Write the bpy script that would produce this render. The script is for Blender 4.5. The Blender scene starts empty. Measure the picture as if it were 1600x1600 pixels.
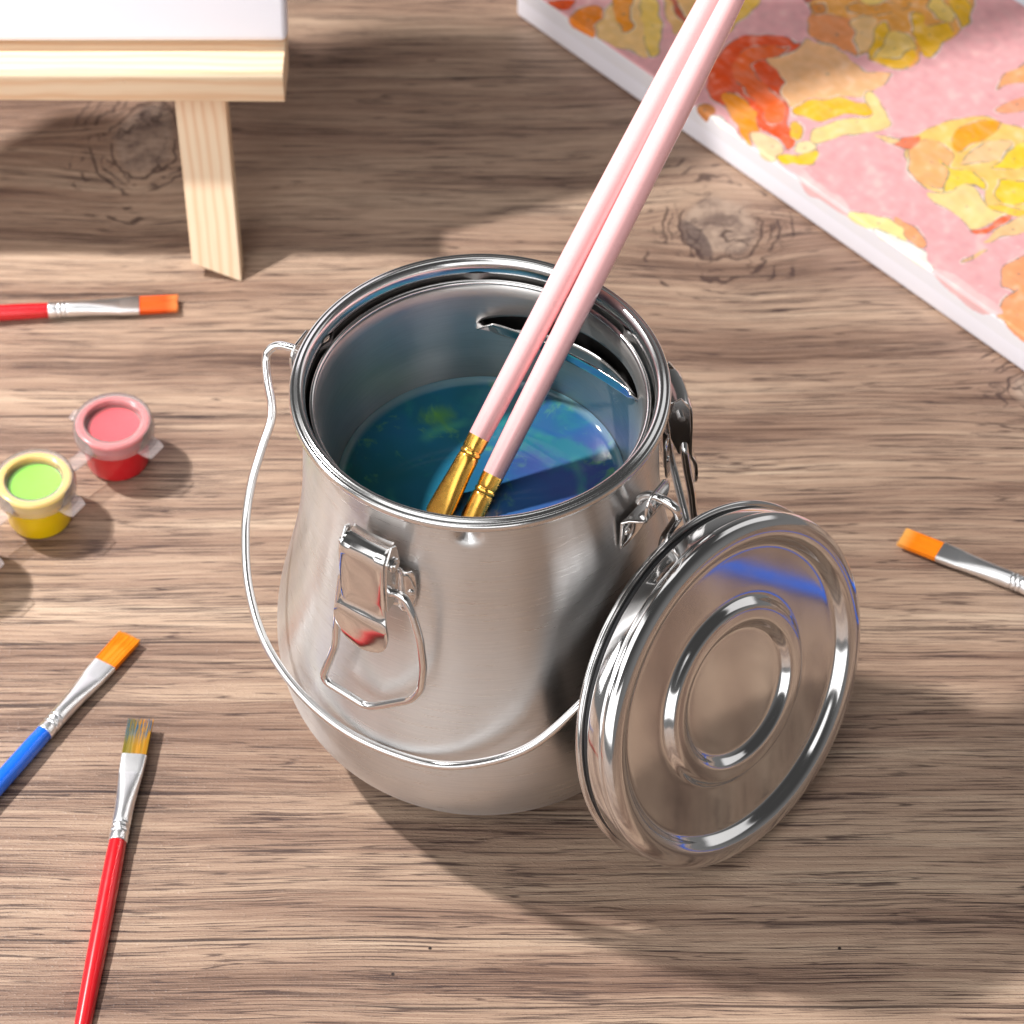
import bpy, bmesh, math, random
import numpy as np
from math import sin, cos, pi, radians, sqrt, exp
from mathutils import Vector, Matrix

scene = bpy.context.scene
COL = scene.collection
S = 0.001                      # everything below is written in millimetres

# ------------------------------------------------------------------ camera
cam_data = bpy.data.cameras.new("camera")
cam_data.lens = 101.25
cam_data.sensor_width = 36.0
cam_data.clip_start = 0.02
cam_data.clip_end = 50.0
cam_data.dof.use_dof = True
cam_data.dof.focus_distance = 0.905
cam_data.dof.aperture_fstop = 20.0
cam = bpy.data.objects.new("camera", cam_data)
COL.objects.link(cam)
cam.location = (0.010, -0.63124, 0.8046)
cam.rotation_euler = (radians(90 - 48.3), 0, 0)
scene.camera = cam

# unseen bright panels added for steel reflections and fill: azimuth, elevation, half sizes, brightness
WORLD_PANELS = [(232, 54, 0.40, 0.32, 1.9), (35, 28, 0.30, 0.34, 0.8), (248, 15, 0.68, 0.22, 1.9, 0.04), (165, 20, 0.35, 0.2, 0.8), (90, 78, 0.26, 0.26, 1.2)]

# ------------------------------------------------------------------ world: grey studio round the table with added bright panels
world = bpy.data.worlds.new("World")
scene.world = world
world.use_nodes = True
wn, wl = world.node_tree.nodes, world.node_tree.links
bg = wn["Background"]
tc = wn.new("ShaderNodeTexCoord")

def w_math(op, a, b=None):
    n = wn.new("ShaderNodeMath"); n.operation = op
    for k, v in ((0, a), (1, b)):
        if isinstance(v, bpy.types.NodeSocket): wl.new(v, n.inputs[k])
        elif v is not None: n.inputs[k].default_value = v
    return n.outputs[0]

def w_dot(v):
    n = wn.new("ShaderNodeVectorMath"); n.operation = 'DOT_PRODUCT'
    wl.new(tc.outputs["Generated"], n.inputs[0]); n.inputs[1].default_value = v
    return n.outputs["Value"]

def w_step(v, a, b):
    n = wn.new("ShaderNodeMapRange"); n.interpolation_type = 'SMOOTHSTEP'
    wl.new(v, n.inputs["Value"])
    n.inputs["From Min"].default_value = a; n.inputs["From Max"].default_value = b
    return n.outputs[0]

def w_panel(az, el, hu, hv, power, soft=0.10):
    """an added soft bright panel, drawn into the world in direction az, el"""
    a, e = radians(az), radians(el)
    d = (cos(a) * cos(e), sin(a) * cos(e), sin(e))
    u = (-sin(a), cos(a), 0.0)
    v = (-cos(a) * sin(e), -sin(a) * sin(e), cos(e))
    mu = w_step(w_math('ABSOLUTE', w_dot(u)), hu, hu - soft)
    mv = w_step(w_math('ABSOLUTE', w_dot(v)), hv, hv - soft)
    md = w_step(w_dot(d), 0.0, 0.2)
    return w_math('MULTIPLY', w_math('MULTIPLY', mu, mv), w_math('MULTIPLY', md, power))

up = w_dot((0, 0, 1.0))
total = w_math('ADD', w_math('MULTIPLY', w_step(up, 0.75, -0.1), 0.15), 0.06)
for args in WORLD_PANELS:
    total = w_math('ADD', total, w_panel(*args))
wl.new(total, bg.inputs["Strength"])
bg.inputs["Color"].default_value = (1.0, 0.99, 0.985, 1)

# ------------------------------------------------------------------ lamps: one hard key from the back left, soft boxes
def area(name, loc, target, size, power, color=(1, 1, 1), size_y=None):
    d = bpy.data.lights.new(name, 'AREA')
    d.shape = 'DISK' if size_y is None else 'RECTANGLE'
    d.size = size
    if size_y is not None:
        d.size_y = size_y
    d.energy = power
    d.color = color
    o = bpy.data.objects.new(name, d)
    COL.objects.link(o)
    o.location = loc
    o.rotation_euler = (Vector(target) - Vector(loc)).to_track_quat('-Z', 'Y').to_euler()
    return o

area("key_lamp", (-0.80, 0.38, 1.09), (0, 0, 0.0), 0.06, 24.5, (1.0, 0.98, 0.955))
area("soft_box", (-0.45, -0.95, 0.80), (0, 0, 0.05), 0.5, 3.0, (1.0, 0.995, 1.0), 0.6)

area("strip_box", (-0.85, -0.10, 0.38), (0, 0, 0.08), 0.18, 1.4, (1.0, 1.0, 1.0), 0.45)

# ------------------------------------------------------------------ exposure
scene.view_settings.view_transform = 'Standard'
scene.view_settings.look = 'None'
scene.view_settings.gamma = 1.0
scene.view_settings.exposure = 0.0
scene.view_settings.use_curve_mapping = False
scene.cycles.use_denoising = True
scene.cycles.max_bounces = 10
scene.cycles.glossy_bounces = 7
scene.cycles.adaptive_threshold = 0.02
scene.cycles.caustics_reflective = False
scene.cycles.sample_clamp_indirect = 6.0

# ------------------------------------------------------------------ helpers
def lin(c):
    """sRGB 0-255 to linear"""
    out = []
    for v in c:
        v = v / 255.0
        out.append(v / 12.92 if v <= 0.04045 else ((v + 0.055) / 1.055) ** 2.4)
    return (out[0], out[1], out[2], 1.0)

class NT:
    """small writer for node trees"""
    def __init__(self, name):
        self.m = bpy.data.materials.new(name)
        self.m.use_nodes = True
        self.t = self.m.node_tree
        self.n, self.l = self.t.nodes, self.t.links
        self.p = self.n["Principled BSDF"]
        self.out = self.n["Material Output"]
    def put(self, sock, v):
        if v is None:
            return
        if isinstance(v, bpy.types.NodeSocket):
            self.l.new(v, sock)
        else:
            sock.default_value = v
    def set(self, **k):
        for a, v in k.items():
            self.put(self.p.inputs[a.replace('_', ' ')], v)
    def math(self, op, a, b=None, c=None):
        n = self.n.new("ShaderNodeMath")
        n.operation = op
        self.put(n.inputs[0], a); self.put(n.inputs[1], b); self.put(n.inputs[2], c)
        return n.outputs[0]
    def add(self, a, b): return self.math('ADD', a, b)
    def sub(self, a, b): return self.math('SUBTRACT', a, b)
    def mul(self, a, b): return self.math('MULTIPLY', a, b)
    def div(self, a, b): return self.math('DIVIDE', a, b)
    def expn(self, a): return self.math('POWER', 2.71828, self.mul(a, -1.0))
    def xyz(self, x, y, z=0.0):
        n = self.n.new("ShaderNodeCombineXYZ")
        self.put(n.inputs[0], x); self.put(n.inputs[1], y); self.put(n.inputs[2], z)
        return n.outputs[0]
    def sep(self, v):
        n = self.n.new("ShaderNodeSeparateXYZ")
        self.l.new(v, n.inputs[0])
        return n.outputs[0], n.outputs[1], n.outputs[2]
    def coord(self, which="Object", scale=1000.0):
        n = self.n.new("ShaderNodeTexCoord")
        s = self.n.new("ShaderNodeVectorMath")
        s.operation = 'SCALE'
        self.l.new(n.outputs[which], s.inputs[0])
        s.inputs["Scale"].default_value = scale
        return s.outputs[0]
    def noise(self, v, scale=1.0, detail=2.0, rough=0.5, dist=0.0):
        n = self.n.new("ShaderNodeTexNoise")
        self.l.new(v, n.inputs["Vector"])
        n.inputs["Scale"].default_value = scale
        n.inputs["Detail"].default_value = detail
        n.inputs["Roughness"].default_value = rough
        n.inputs["Distortion"].default_value = dist
        return n.outputs["Fac"]
    def voro(self, v, feature='DISTANCE_TO_EDGE', scale=1.0):
        n = self.n.new("ShaderNodeTexVoronoi")
        n.feature = feature
        self.l.new(v, n.inputs["Vector"])
        n.inputs["Scale"].default_value = scale
        return n.outputs["Distance"]
    def smooth(self, v, a, b, lo=0.0, hi=1.0, kind='SMOOTHSTEP'):
        n = self.n.new("ShaderNodeMapRange")
        n.interpolation_type = kind
        self.put(n.inputs["Value"], v)
        n.inputs["From Min"].default_value = a
        n.inputs["From Max"].default_value = b
        n.inputs["To Min"].default_value = lo
        n.inputs["To Max"].default_value = hi
        return n.outputs[0]
    def mix(self, f, a, b, mode='MIX'):
        n = self.n.new("ShaderNodeMix")
        n.data_type = 'RGBA'
        n.blend_type = mode
        self.put(n.inputs[0], f); self.put(n.inputs[6], a); self.put(n.inputs[7], b)
        return n.outputs[2]
    def ramp(self, f, stops):
        n = self.n.new("ShaderNodeValToRGB")
        self.put(n.inputs[0], f)
        e = n.color_ramp.elements
        e[0].position, e[0].color = stops[0]
        e[1].position, e[1].color = stops[-1]
        for p, c in stops[1:-1]:
            x = e.new(p); x.color = c
        return n.outputs[0]
    def bump(self, h, strength=0.3, dist=0.0002, normal=None):
        n = self.n.new("ShaderNodeBump")
        n.inputs["Strength"].default_value = strength
        n.inputs["Distance"].default_value = dist
        self.l.new(h, n.inputs["Height"])
        if normal is not None:
            self.l.new(normal, n.inputs["Normal"])
        return n.outputs[0]

def mk(name, verts, faces, mat, parent=None, smooth=True, angle=40, matrix=None, solid=0.0, mats=None, midx=None):
    """one mesh object from millimetre coordinates"""
    me = bpy.data.meshes.new(name)
    me.from_pydata([(v[0] * S, v[1] * S, v[2] * S) for v in verts], [], faces)
    bm = bmesh.new(); bm.from_mesh(me)
    bmesh.ops.recalc_face_normals(bm, faces=bm.faces)
    bm.to_mesh(me); bm.free()
    me.materials.append(mat)
    if mats:
        for m in mats: me.materials.append(m)
        me.polygons.foreach_set("material_index", midx)
    if smooth:
        me.polygons.foreach_set("use_smooth", [True] * len(me.polygons))
        me.set_sharp_from_angle(angle=radians(angle))
    me.update()
    o = bpy.data.objects.new(name, me)
    COL.objects.link(o)
    if matrix is not None:
        o.matrix_world = matrix
    if parent is not None:
        o.parent = parent
        # child coordinates are written in the parent's frame when a parent is given
    if solid:
        md = o.modifiers.new("thickness", 'SOLIDIFY')
        md.thickness = solid * S
        md.offset = 0.0
        bv = o.modifiers.new("edge", 'BEVEL')
        bv.width = min(solid * 0.28, 0.25) * S
        bv.segments = 2
        bv.limit_method = 'ANGLE'
    return o

def empty(name, loc=(0, 0, 0), matrix=None):
    o = bpy.data.objects.new(name, None)
    COL.objects.link(o)
    if matrix is not None:
        o.matrix_world = matrix
    else:
        o.location = (loc[0] * S, loc[1] * S, loc[2] * S)
    o.empty_display_size = 0.01
    return o

def tag(o, label=None, cat=None, group=None, kind=None):
    if label: o["label"] = label
    if cat: o["category"] = cat
    if group: o["group"] = group
    if kind: o["kind"] = kind
    return o

def lathe(profile, n=128, closed=False, warp=None):
    """profile of (r, z) turned round z; closed joins last point to first"""
    V, Fc = [], []
    for (r, z) in profile:
        for k in range(n):
            a = 2 * pi * k / n
            rr, zz = (r, z) if warp is None else warp(r, z, a)
            V.append((rr * cos(a), rr * sin(a), zz))
    m = len(profile)
    for i in range(m if closed else m - 1):
        j = (i + 1) % m
        for k in range(n):
            k2 = (k + 1) % n
            Fc.append((i * n + k, i * n + k2, j * n + k2, j * n + k))
    return V, Fc

def catmull(pts, per=8, closed=False):
    P = [Vector(p) for p in pts]
    out = []
    n = len(P)
    rng = range(n if closed else n - 1)
    for i in rng:
        g = (lambda k: P[k % n]) if closed else (lambda k: P[max(0, min(n - 1, k))])
        p0, p1, p2, p3 = g(i - 1), g(i), g(i + 1), g(i + 2)
        for s in range(per):
            t = s / per
            out.append(0.5 * ((2 * p1) + (p2 - p0) * t + (2 * p0 - 5 * p1 + 4 * p2 - p3) * t * t + (3 * p1 - p0 - 3 * p2 + p3) * t ** 3))
    if not closed:
        out.append(P[-1])
    return out

def rounded(pts, rad=2.0, seg=5, closed=False):
    """polyline with filleted corners"""
    P = [Vector(p) for p in pts]
    n = len(P)
    out = []
    for i in range(n):
        if not closed and i in (0, n - 1):
            out.append(P[i]); continue
        a, b, c = P[(i - 1) % n], P[i], P[(i + 1) % n]
        d1, d2 = (a - b), (c - b)
        q = min(rad, d1.length * 0.45, d2.length * 0.45)
        s, e = b + d1.normalized() * q, b + d2.normalized() * q
        for k in range(seg + 1):
            t = k / seg
            out.append(s * (1 - t) ** 2 + b * 2 * t * (1 - t) + e * t * t)
    return out

def tube(path, rad, n=14, closed=False, caps=True):
    P = [Vector(p) for p in path]
    m = len(P)
    R_ = rad if callable(rad) else (lambda i: rad)
    V, Fc = [], []
    prev = None
    for i in range(m):
        if closed:
            t = (P[(i + 1) % m] - P[(i - 1) % m]).normalized()
        else:
            t = (P[min(i + 1, m - 1)] - P[max(i - 1, 0)]).normalized()
        if prev is None:
            ref = Vector((0, 0, 1)) if abs(t.z) < 0.9 else Vector((1, 0, 0))
            nrm = (ref - t * ref.dot(t)).normalized()
        else:
            nrm = (prev - t * prev.dot(t)).normalized()
        prev = nrm
        b = t.cross(nrm)
        for k in range(n):
            a = 2 * pi * k / n
            V.append(tuple(P[i] + (nrm * cos(a) + b * sin(a)) * R_(i)))
    for i in range(m if closed else m - 1):
        j = (i + 1) % m
        for k in range(n):
            k2 = (k + 1) % n
            Fc.append((i * n + k, i * n + k2, j * n + k2, j * n + k))
    if caps and not closed:
        Fc.append(tuple(range(n - 1, -1, -1)))
        Fc.append(tuple((m - 1) * n + k for k in range(n)))
    return V, Fc

def join(*parts):
    V, Fc = [], []
    for v, f in parts:
        b = len(V)
        V += list(v)
        Fc += [tuple(i + b for i in q) for q in f]
    return V, Fc

def box(x0, x1, y0, y1, z0, z1):
    V = [(x, y, z) for z in (z0, z1) for y in (y0, y1) for x in (x0, x1)]
    Fc = [(0, 2, 3, 1), (4, 5, 7, 6), (0, 1, 5, 4), (2, 6, 7, 3), (0, 4, 6, 2), (1, 3, 7, 5)]
    return V, Fc

def bevel(o, w, seg=3):
    b = o.modifiers.new("rounding", 'BEVEL')
    b.width = w * S
    b.segments = seg
    b.limit_method = 'ANGLE'
    return o
# ------------------------------------------------------------------ materials
WOOD = [(101, 77, 65), (145, 116, 99), (176, 147, 126), (196, 168, 145), (213, 189, 165)]
PLANK_LINES = [(337, -70, 130, 0.75, 1), (203, -260, -95, 0.7, .9), (181, -130, -50, 0.8, .8), (134, -260, -58, 0.6, .9), (23.5, -260, -60, 0.6, .9),
    (14, -150, -70, 0.6, .9), (-6, -260, -100, 0.9, .8), (-44, -260, -40, 0.5, .8), (-97, 60, 260, 0.5, .8), (-104, -260, 60, 0.45, .9), (-130, -60, 210, 0.5, .8),
    (28, 110, 280, 0.6, .7), (-14, 120, 280, 0.5, .7), (213, 20, 140, 0.5, .9)]
def mat_wood():
    t = NT("weathered_oak_laminate")
    P = t.coord()
    X, Y, Z = t.sep(P)
    # slow wander of the grain
    w1 = t.sub(t.noise(t.xyz(t.mul(X, 0.0055), t.mul(Y, 0.012)), 1, 2), 0.5)
    w2 = t.sub(t.noise(t.xyz(t.mul(X, 0.022), t.mul(Y, 0.05), 5.0), 1, 1), 0.5)
    Yw = t.add(Y, t.add(t.mul(w1, 9.0), t.mul(w2, 0.9)))
    wob = t.mul(t.sub(t.noise(P, 0.055, 2), 0.5), 0.7)
    # knots: the grain flows round them
    knots = [(96, 243, 17, 22, 15), (-146, 296, 15, 24, 13), (222, 150, 20, 12, 8)]
    rings = None
    for (kx, ky, rx, ry, amp) in knots:
        dx = t.sub(X, kx)
        dy = t.sub(Y, ky)
        ady = t.math('ABSOLUTE', dy)
        ux = t.div(dx, rx * 2.2)
        gxy = t.expn(t.add(t.mul(ux, ux), t.div(ady, ry * 1.9)))
        sgn = t.div(dy, t.add(ady, ry * 0.35))
        Yw = t.sub(Yw, t.mul(gxy, t.mul(sgn, amp)))
        ex, ey = t.div(dx, rx), t.div(dy, ry)
        rr = t.math('SQRT', t.add(t.mul(ex, ex), t.mul(ey, ey)))
        rings = rr if rings is None else t.math('MINIMUM', rings, rr)
    rr = t.add(rings, wob)
    knotmask = t.smooth(rr, 1.0, 0.72)
    near = t.smooth(rr, 2.1, 0.8)
    # tone bands, fine streaks
    A = t.noise(t.xyz(t.mul(X, 0.0035), t.mul(Yw, 0.045), 1.0), 1, 2, 0.5)
    Bn = t.noise(t.xyz(t.mul(X, 0.0065), t.mul(Yw, 0.36), 2.0), 1, 3, 0.55)
    Cn = t.noise(t.xyz(t.mul(X, 0.022), t.mul(Yw, 2.2), 3.0), 1, 3, 0.6)
    tone = t.add(t.add(t.mul(A, 0.44), t.mul(Bn, 0.23)), t.mul(Cn, 0.33))
    col = t.ramp(t.smooth(tone, 0.36, 0.66, kind='LINEAR'), [
        (0.0, lin(WOOD[0])), (0.25, lin(WOOD[1])), (0.5, lin(WOOD[2])), (0.75, lin(WOOD[3])), (1.0, lin(WOOD[4]))])
    # short dark pores, in patches
    pv = t.noise(t.xyz(t.mul(X, 0.006), t.mul(Yw, 0.06), 12.0), 1, 2)
    patch = t.smooth(pv, 0.40, 0.60)
    pn = t.noise(t.xyz(t.mul(X, 0.021), t.mul(Yw, 1.9), 14.0), 1, 3, 0.60)
    pore = t.mul(t.smooth(t.add(pn, t.mul(pv, 0.20)), 0.664, 0.682), 1.0)
    pn2 = t.noise(t.xyz(t.mul(X, 0.05), t.mul(Yw, 3.0), 15.0), 1, 2, 0.6)
    pore2 = t.mul(t.smooth(pn2, 0.585, 0.625), t.add(0.2, t.mul(patch, 0.6)))
    # long thin cracks: level lines of a very stretched noise
    cn = t.noise(t.xyz(t.mul(X, 0.0050), t.mul(Yw, 0.11), 20.0), 1, 3, 0.55)
    cd = t.math('ABSOLUTE', t.sub(cn, 0.5))
    crack = t.mul(t.smooth(cd, 0.011, 0.003), t.smooth(pn, 0.40, 0.52))
    cn2 = t.noise(t.xyz(t.mul(X, 0.0042), t.mul(Yw, 0.17), 26.0), 1, 2, 0.5)
    crack2 = t.mul(t.smooth(t.math('ABSOLUTE', t.sub(cn2, 0.47)), 0.0085, 0.0025), t.smooth(Bn, 0.42, 0.54))
    crack = t.math('MAXIMUM', crack, crack2)
    # the long plank lines of the photographed board (y, x from, x to, half width)
    Yl = t.add(Y, t.mul(w1, 7.0))
    Yl = t.add(Yl, t.mul(t.sub(Bn, 0.5), 2.6))
    line = None
    for (y0, xa, xb, hw, dk) in PLANK_LINES:
        d = t.math('ABSOLUTE', t.sub(Yl, y0))
        m = t.mul(t.mul(t.smooth(d, hw * 1.2, hw * 0.3, 0, dk), t.smooth(X, xa, xa + 30)), t.smooth(X, xb, xb - 30))
        line = m if line is None else t.math('MAXIMUM', line, m)
    line = t.mul(line, t.smooth(pn, 0.28, 0.46))
    # knot heart: broken rings, checks and a darker core
    rw = t.add(rr, t.mul(t.sub(t.noise(P, 0.16, 2), 0.5), 0.22))
    rmask = t.noise(P, 0.045, 2)
    ringm = None
    for (lv, th, cut) in [(0.98, 0.05, 0.40), (1.22, 0.035, 0.50), (1.42, 0.06, 0.46), (1.72, 0.045, 0.52), (2.05, 0.05, 0.50)]:
        g_ = t.mul(t.smooth(t.math('ABSOLUTE', t.sub(rw, lv)), th, th * 0.3), t.smooth(rmask, cut, cut + 0.06))
        ringm = g_ if ringm is None else t.math('MAXIMUM', ringm, g_)
    chk = t.noise(t.xyz(t.mul(X, 0.05), t.mul(Y, 0.085), 40.0), 1, 2, 0.5, 0.8)
    checks = t.mul(t.smooth(t.math('ABSOLUTE', t.sub(chk, 0.52)), 0.016, 0.004), t.smooth(rr, 1.9, 1.2))
    kn = t.noise(P, 0.10, 4, 0.65)
    kcol = t.mix(t.smooth(kn, 0.35, 0.62), lin((112, 95, 88)), lin((184, 160, 142)))
    col = t.mix(t.mul(knotmask, 0.75), col, kcol)
    kx, ky = knots[0][0], knots[0][1]
    wx, wy = t.div(t.add(t.sub(X, kx - 10.5), t.mul(t.sub(Y, ky - 9), 0.42)), 5.2), t.div(t.sub(Y, ky - 8), 12.0)
    wedge = t.smooth(t.add(t.math('SQRT', t.add(t.mul(wx, wx), t.mul(wy, wy))), t.mul(wob, 0.4)), 1.02, 0.86)
    col = t.mix(t.mul(wedge, 0.75), col, lin((96, 80, 76)))
    calm = t.sub(1.0, t.mul(t.smooth(rr, 1.7, 0.9), 0.8))
    col = t.mix(t.mul(t.mul(pore2, calm), 0.62), col, lin((112, 90, 80)))
    col = t.mix(t.mul(t.mul(pore, calm), 0.9), col, lin((66, 48, 45)))
    col = t.mix(t.mul(t.math('MAXIMUM', t.mul(crack, calm), t.math('MAXIMUM', checks, ringm)), 0.80), col, lin((68, 50, 47)))
    col = t.mix(t.mul(line, 0.93), col, lin((52, 38, 38)))
    # worm holes
    for (hx, hy) in [(-17, -107), (-29, -117), (118, -107)]:
        ax, ay = t.sub(X, hx), t.sub(Y, hy)
        col = t.mix(t.smooth(t.add(t.mul(ax, ax), t.mul(ay, ay)), 0.55, 0.20), col, lin((52, 40, 36)))
    # embossed film: fibre relief and fine pimples that glint
    fine = t.noise(t.xyz(t.mul(X, 0.55), t.mul(Y, 1.9), 0.0), 1, 1, 0.6)
    fibre = t.noise(t.xyz(t.mul(X, 0.10), t.mul(Y, 1.5), 7.0), 1, 2, 0.65)
    h = t.add(t.mul(fibre, 0.6), t.smooth(fine, 0.52, 0.74, 0.0, 0.5))
    t.set(Base_Color=col, Roughness=t.add(0.33, t.mul(pore, 0.3)), Specular_IOR_Level=0.38, Normal=t.bump(h, 0.8, 0.00024))
    return t.m

def mat_steel(name, base=(0.63, 0.61, 0.59), rough=0.25, aniso=0.0, brush=0.0, grain=0.0, axis='Z'):
    t = NT(name)
    P = t.coord()
    t.set(Base_Color=(*base, 1), Metallic=1.0)
    X, Y, Z = t.sep(P)
    r = rough
    if brush:
        ang = t.mul(t.math('ARCTAN2', Y, X), 57.3)
        rad_ = t.math('SQRT', t.add(t.mul(X, X), t.mul(Y, Y)))
        b1 = t.noise(t.xyz(t.mul(ang, 0.10), t.mul(Z, 3.2), t.mul(rad_, 3.2)), 1, 3, 0.7)
        b2 = t.noise(t.xyz(t.mul(ang, 0.02), t.mul(Z, 0.8), 3.0), 1, 3, 0.6)
        b3 = t.noise(t.xyz(t.mul(ang, 0.05), t.mul(Z, 1.6), t.mul(rad_, 1.6)), 1, 4, 0.75)
        r = t.add(rough - 0.13, t.add(t.mul(b3, 0.22), t.mul(t.noise(P, 0.045, 3), 0.05)))
        t.set(Base_Color=t.mix(t.smooth(b3, 0.40, 0.64, 0.0, 0.28), (*base, 1), tuple(0.72 * c for c in base) + (1,)))  # brushing's micro-shading painted into the base colour as darker streaks
        t.set(Normal=t.bump(t.add(b1, t.mul(b2, 0.4)), brush, 0.00004))
    elif grain:
        g = t.noise(P, 1.6, 3, 0.6)
        r = t.add(rough, t.mul(t.sub(t.noise(P, 0.06, 4), 0.5), rough * 0.6))
        t.set(Normal=t.bump(g, grain, 0.00003))
    t.set(Roughness=r)
    if aniso:
        tg = t.n.new("ShaderNodeTangent")
        tg.direction_type = 'RADIAL'; tg.axis = axis
        t.set(Anisotropic=aniso, Anisotropic_Rotation=0.25, Tangent=tg.outputs[0])
    return t.m

def mat_plain(name, srgb, rough=0.4, spec=0.5, coat=0.0, noise=0.0, bump=0.0, nscale=0.3, sss=0.0):
    t = NT(name)
    P = t.coord()
    c = lin(srgb)
    col = c
    if noise:
        d = tuple(x * (1 - noise) for x in c[:3]) + (1,)
        col = t.mix(t.noise(P, nscale, 4, 0.6), d, c)
    t.set(Base_Color=col, Roughness=t.add(rough - 0.04, t.mul(t.noise(P, 0.2, 3), 0.08)), Specular_IOR_Level=spec, Coat_Weight=coat, Coat_Roughness=0.08)
    if bump:
        t.set(Normal=t.bump(t.noise(P, 0.9, 3), bump, 0.0001))
    if sss:
        t.set(Subsurface_Weight=sss, Subsurface_Radius=(0.004, 0.003, 0.003))
    return t.m

def mat_canvas(name, srgb, attr=None):
    t = NT(name)
    P = t.coord()
    X, Y, Z = t.sep(P)
    c = lin(srgb)
    if attr:
        a = t.n.new("ShaderNodeAttribute"); a.attribute_name = attr
        c = a.outputs["Color"]
        # brushed paint: tiny streaks of thinner and thicker paint
        st = t.noise(t.xyz(t.mul(X, 0.10), t.mul(Y, 0.22), t.mul(Z, 0.1)), 1, 4, 0.65)
        c = t.mix(t.smooth(st, 0.35, 0.75, 0.0, 0.22), c, t.mix(0.55, c, lin((252, 240, 228))))
    # plain weave
    wx = t.math('SINE', t.mul(X, 7.0)); wy = t.math('SINE', t.mul(Y, 7.0)); wz = t.math('SINE', t.mul(Z, 7.0))
    jit = t.noise(P, 0.9, 2)
    weave = t.add(t.mul(t.mul(wx, wy), 0.5), t.add(t.mul(wz, 0.25), t.mul(jit, 0.9)))
    t.set(Base_Color=c, Roughness=0.72, Specular_IOR_Level=0.25, Normal=t.bump(weave, 0.22, 0.00012))
    return t.m

def mat_pine(name):
    t = NT(name)
    X, Y, Z = t.sep(t.coord())
    wob = t.mul(t.sub(t.noise(t.xyz(t.mul(X, 0.018), t.mul(Y, 0.06), t.mul(Z, 0.06)), 1, 2), 0.5), 5.0)
    yy = t.add(t.add(Y, t.mul(Z, 0.55)), wob)
    s = t.math('SINE', t.mul(yy, 1.55))
    ring = t.math('POWER', t.smooth(s, -1.0, 1.0, kind='LINEAR'), 2.2)
    n = t.noise(t.xyz(t.mul(X, 0.02), t.mul(Y, 1.4), t.mul(Z, 1.4)), 1, 4, 0.6)
    col = t.mix(t.mul(ring, 0.62), lin((242, 217, 186)), lin((226, 180, 138)))
    col = t.mix(t.smooth(n, 0.4, 0.8, 0, 0.35), col, lin((214, 170, 124)))
    t.set(Base_Color=col, Roughness=0.55, Specular_IOR_Level=0.35, Normal=t.bump(n, 0.15, 0.0001))
    return t.m

def mat_bristle(name, base, tip, dirty=None):
    t = NT(name)
    X, Y, Z = t.sep(t.coord())
    n = t.noise(t.xyz(t.mul(X, 0.05), t.mul(Y, 3.2), t.mul(Z, 3.2)), 1, 3, 0.6)
    col = t.mix(t.smooth(X, 9.5, 15.5), lin(base), lin(tip))
    col = t.mix(t.smooth(n, 0.35, 0.7, 0.0, 0.45), col, t.mix(0.5, col, lin((150, 70, 10))))
    if dirty:
        side = t.smooth(Y, -1.2, 2.6, 0, 1)
        d1 = t.smooth(t.noise(t.xyz(t.mul(X, 0.06), t.mul(Y, 1.3), 3.0), 1, 3), 0.48, 0.60)
        d2 = t.smooth(t.noise(t.xyz(t.mul(X, 0.10), t.mul(Y, 1.8), 8.0), 1, 3), 0.46, 0.54)
        col = t.mix(t.math('MINIMUM', t.add(t.mul(d1, 0.35), t.mul(side, 0.8)), 0.9), col, lin((118, 112, 40)))
        col = t.mix(t.mul(t.mul(d2, t.smooth(X, 3, 11)), 0.95), col, lin((8, 96, 132)))
    t.set(Base_Color=col, Roughness=0.5, Specular_IOR_Level=0.3)
    return t.m

def mat_gold():
    t = NT("gold_ferrule")
    P = t.coord()
    t.set(Base_Color=(0.95, 0.53, 0.105, 1), Metallic=1.0, Roughness=t.add(0.20, t.mul(t.noise(P, 0.5, 3), 0.14)), Normal=t.bump(t.noise(P, 0.35, 2), 0.05, 0.0002))
    return t.m

def mat_milky(name, clear):
    t = NT(name)
    t.set(Base_Color=lin((255, 240, 238)), Roughness=0.35, Specular_IOR_Level=0.4)
    tr = t.n.new("ShaderNodeBsdfTransparent")
    tl = t.n.new("ShaderNodeBsdfTranslucent")
    tl.inputs["Color"].default_value = (0.95, 0.9, 0.9, 1)
    gl = t.n.new("ShaderNodeBsdfGlossy"); gl.inputs["Roughness"].default_value = 0.18
    lw = t.n.new("ShaderNodeFresnel"); lw.inputs["IOR"].default_value = 1.25
    m1 = t.n.new("ShaderNodeMixShader"); m1.inputs[0].default_value = 0.18
    t.l.new(t.p.outputs[0], m1.inputs[1]); t.l.new(tl.outputs[0], m1.inputs[2])
    m2 = t.n.new("ShaderNodeMixShader"); m2.inputs[0].default_value = clear
    t.l.new(m1.outputs[0], m2.inputs[1]); t.l.new(tr.outputs[0], m2.inputs[2])
    m3 = t.n.new("ShaderNodeMixShader")
    t.l.new(lw.outputs[0], m3.inputs[0]); t.l.new(m2.outputs[0], m3.inputs[1]); t.l.new(gl.outputs[0], m3.inputs[2])
    t.l.new(m3.outputs[0], t.out.inputs["Surface"])
    return t.m

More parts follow.
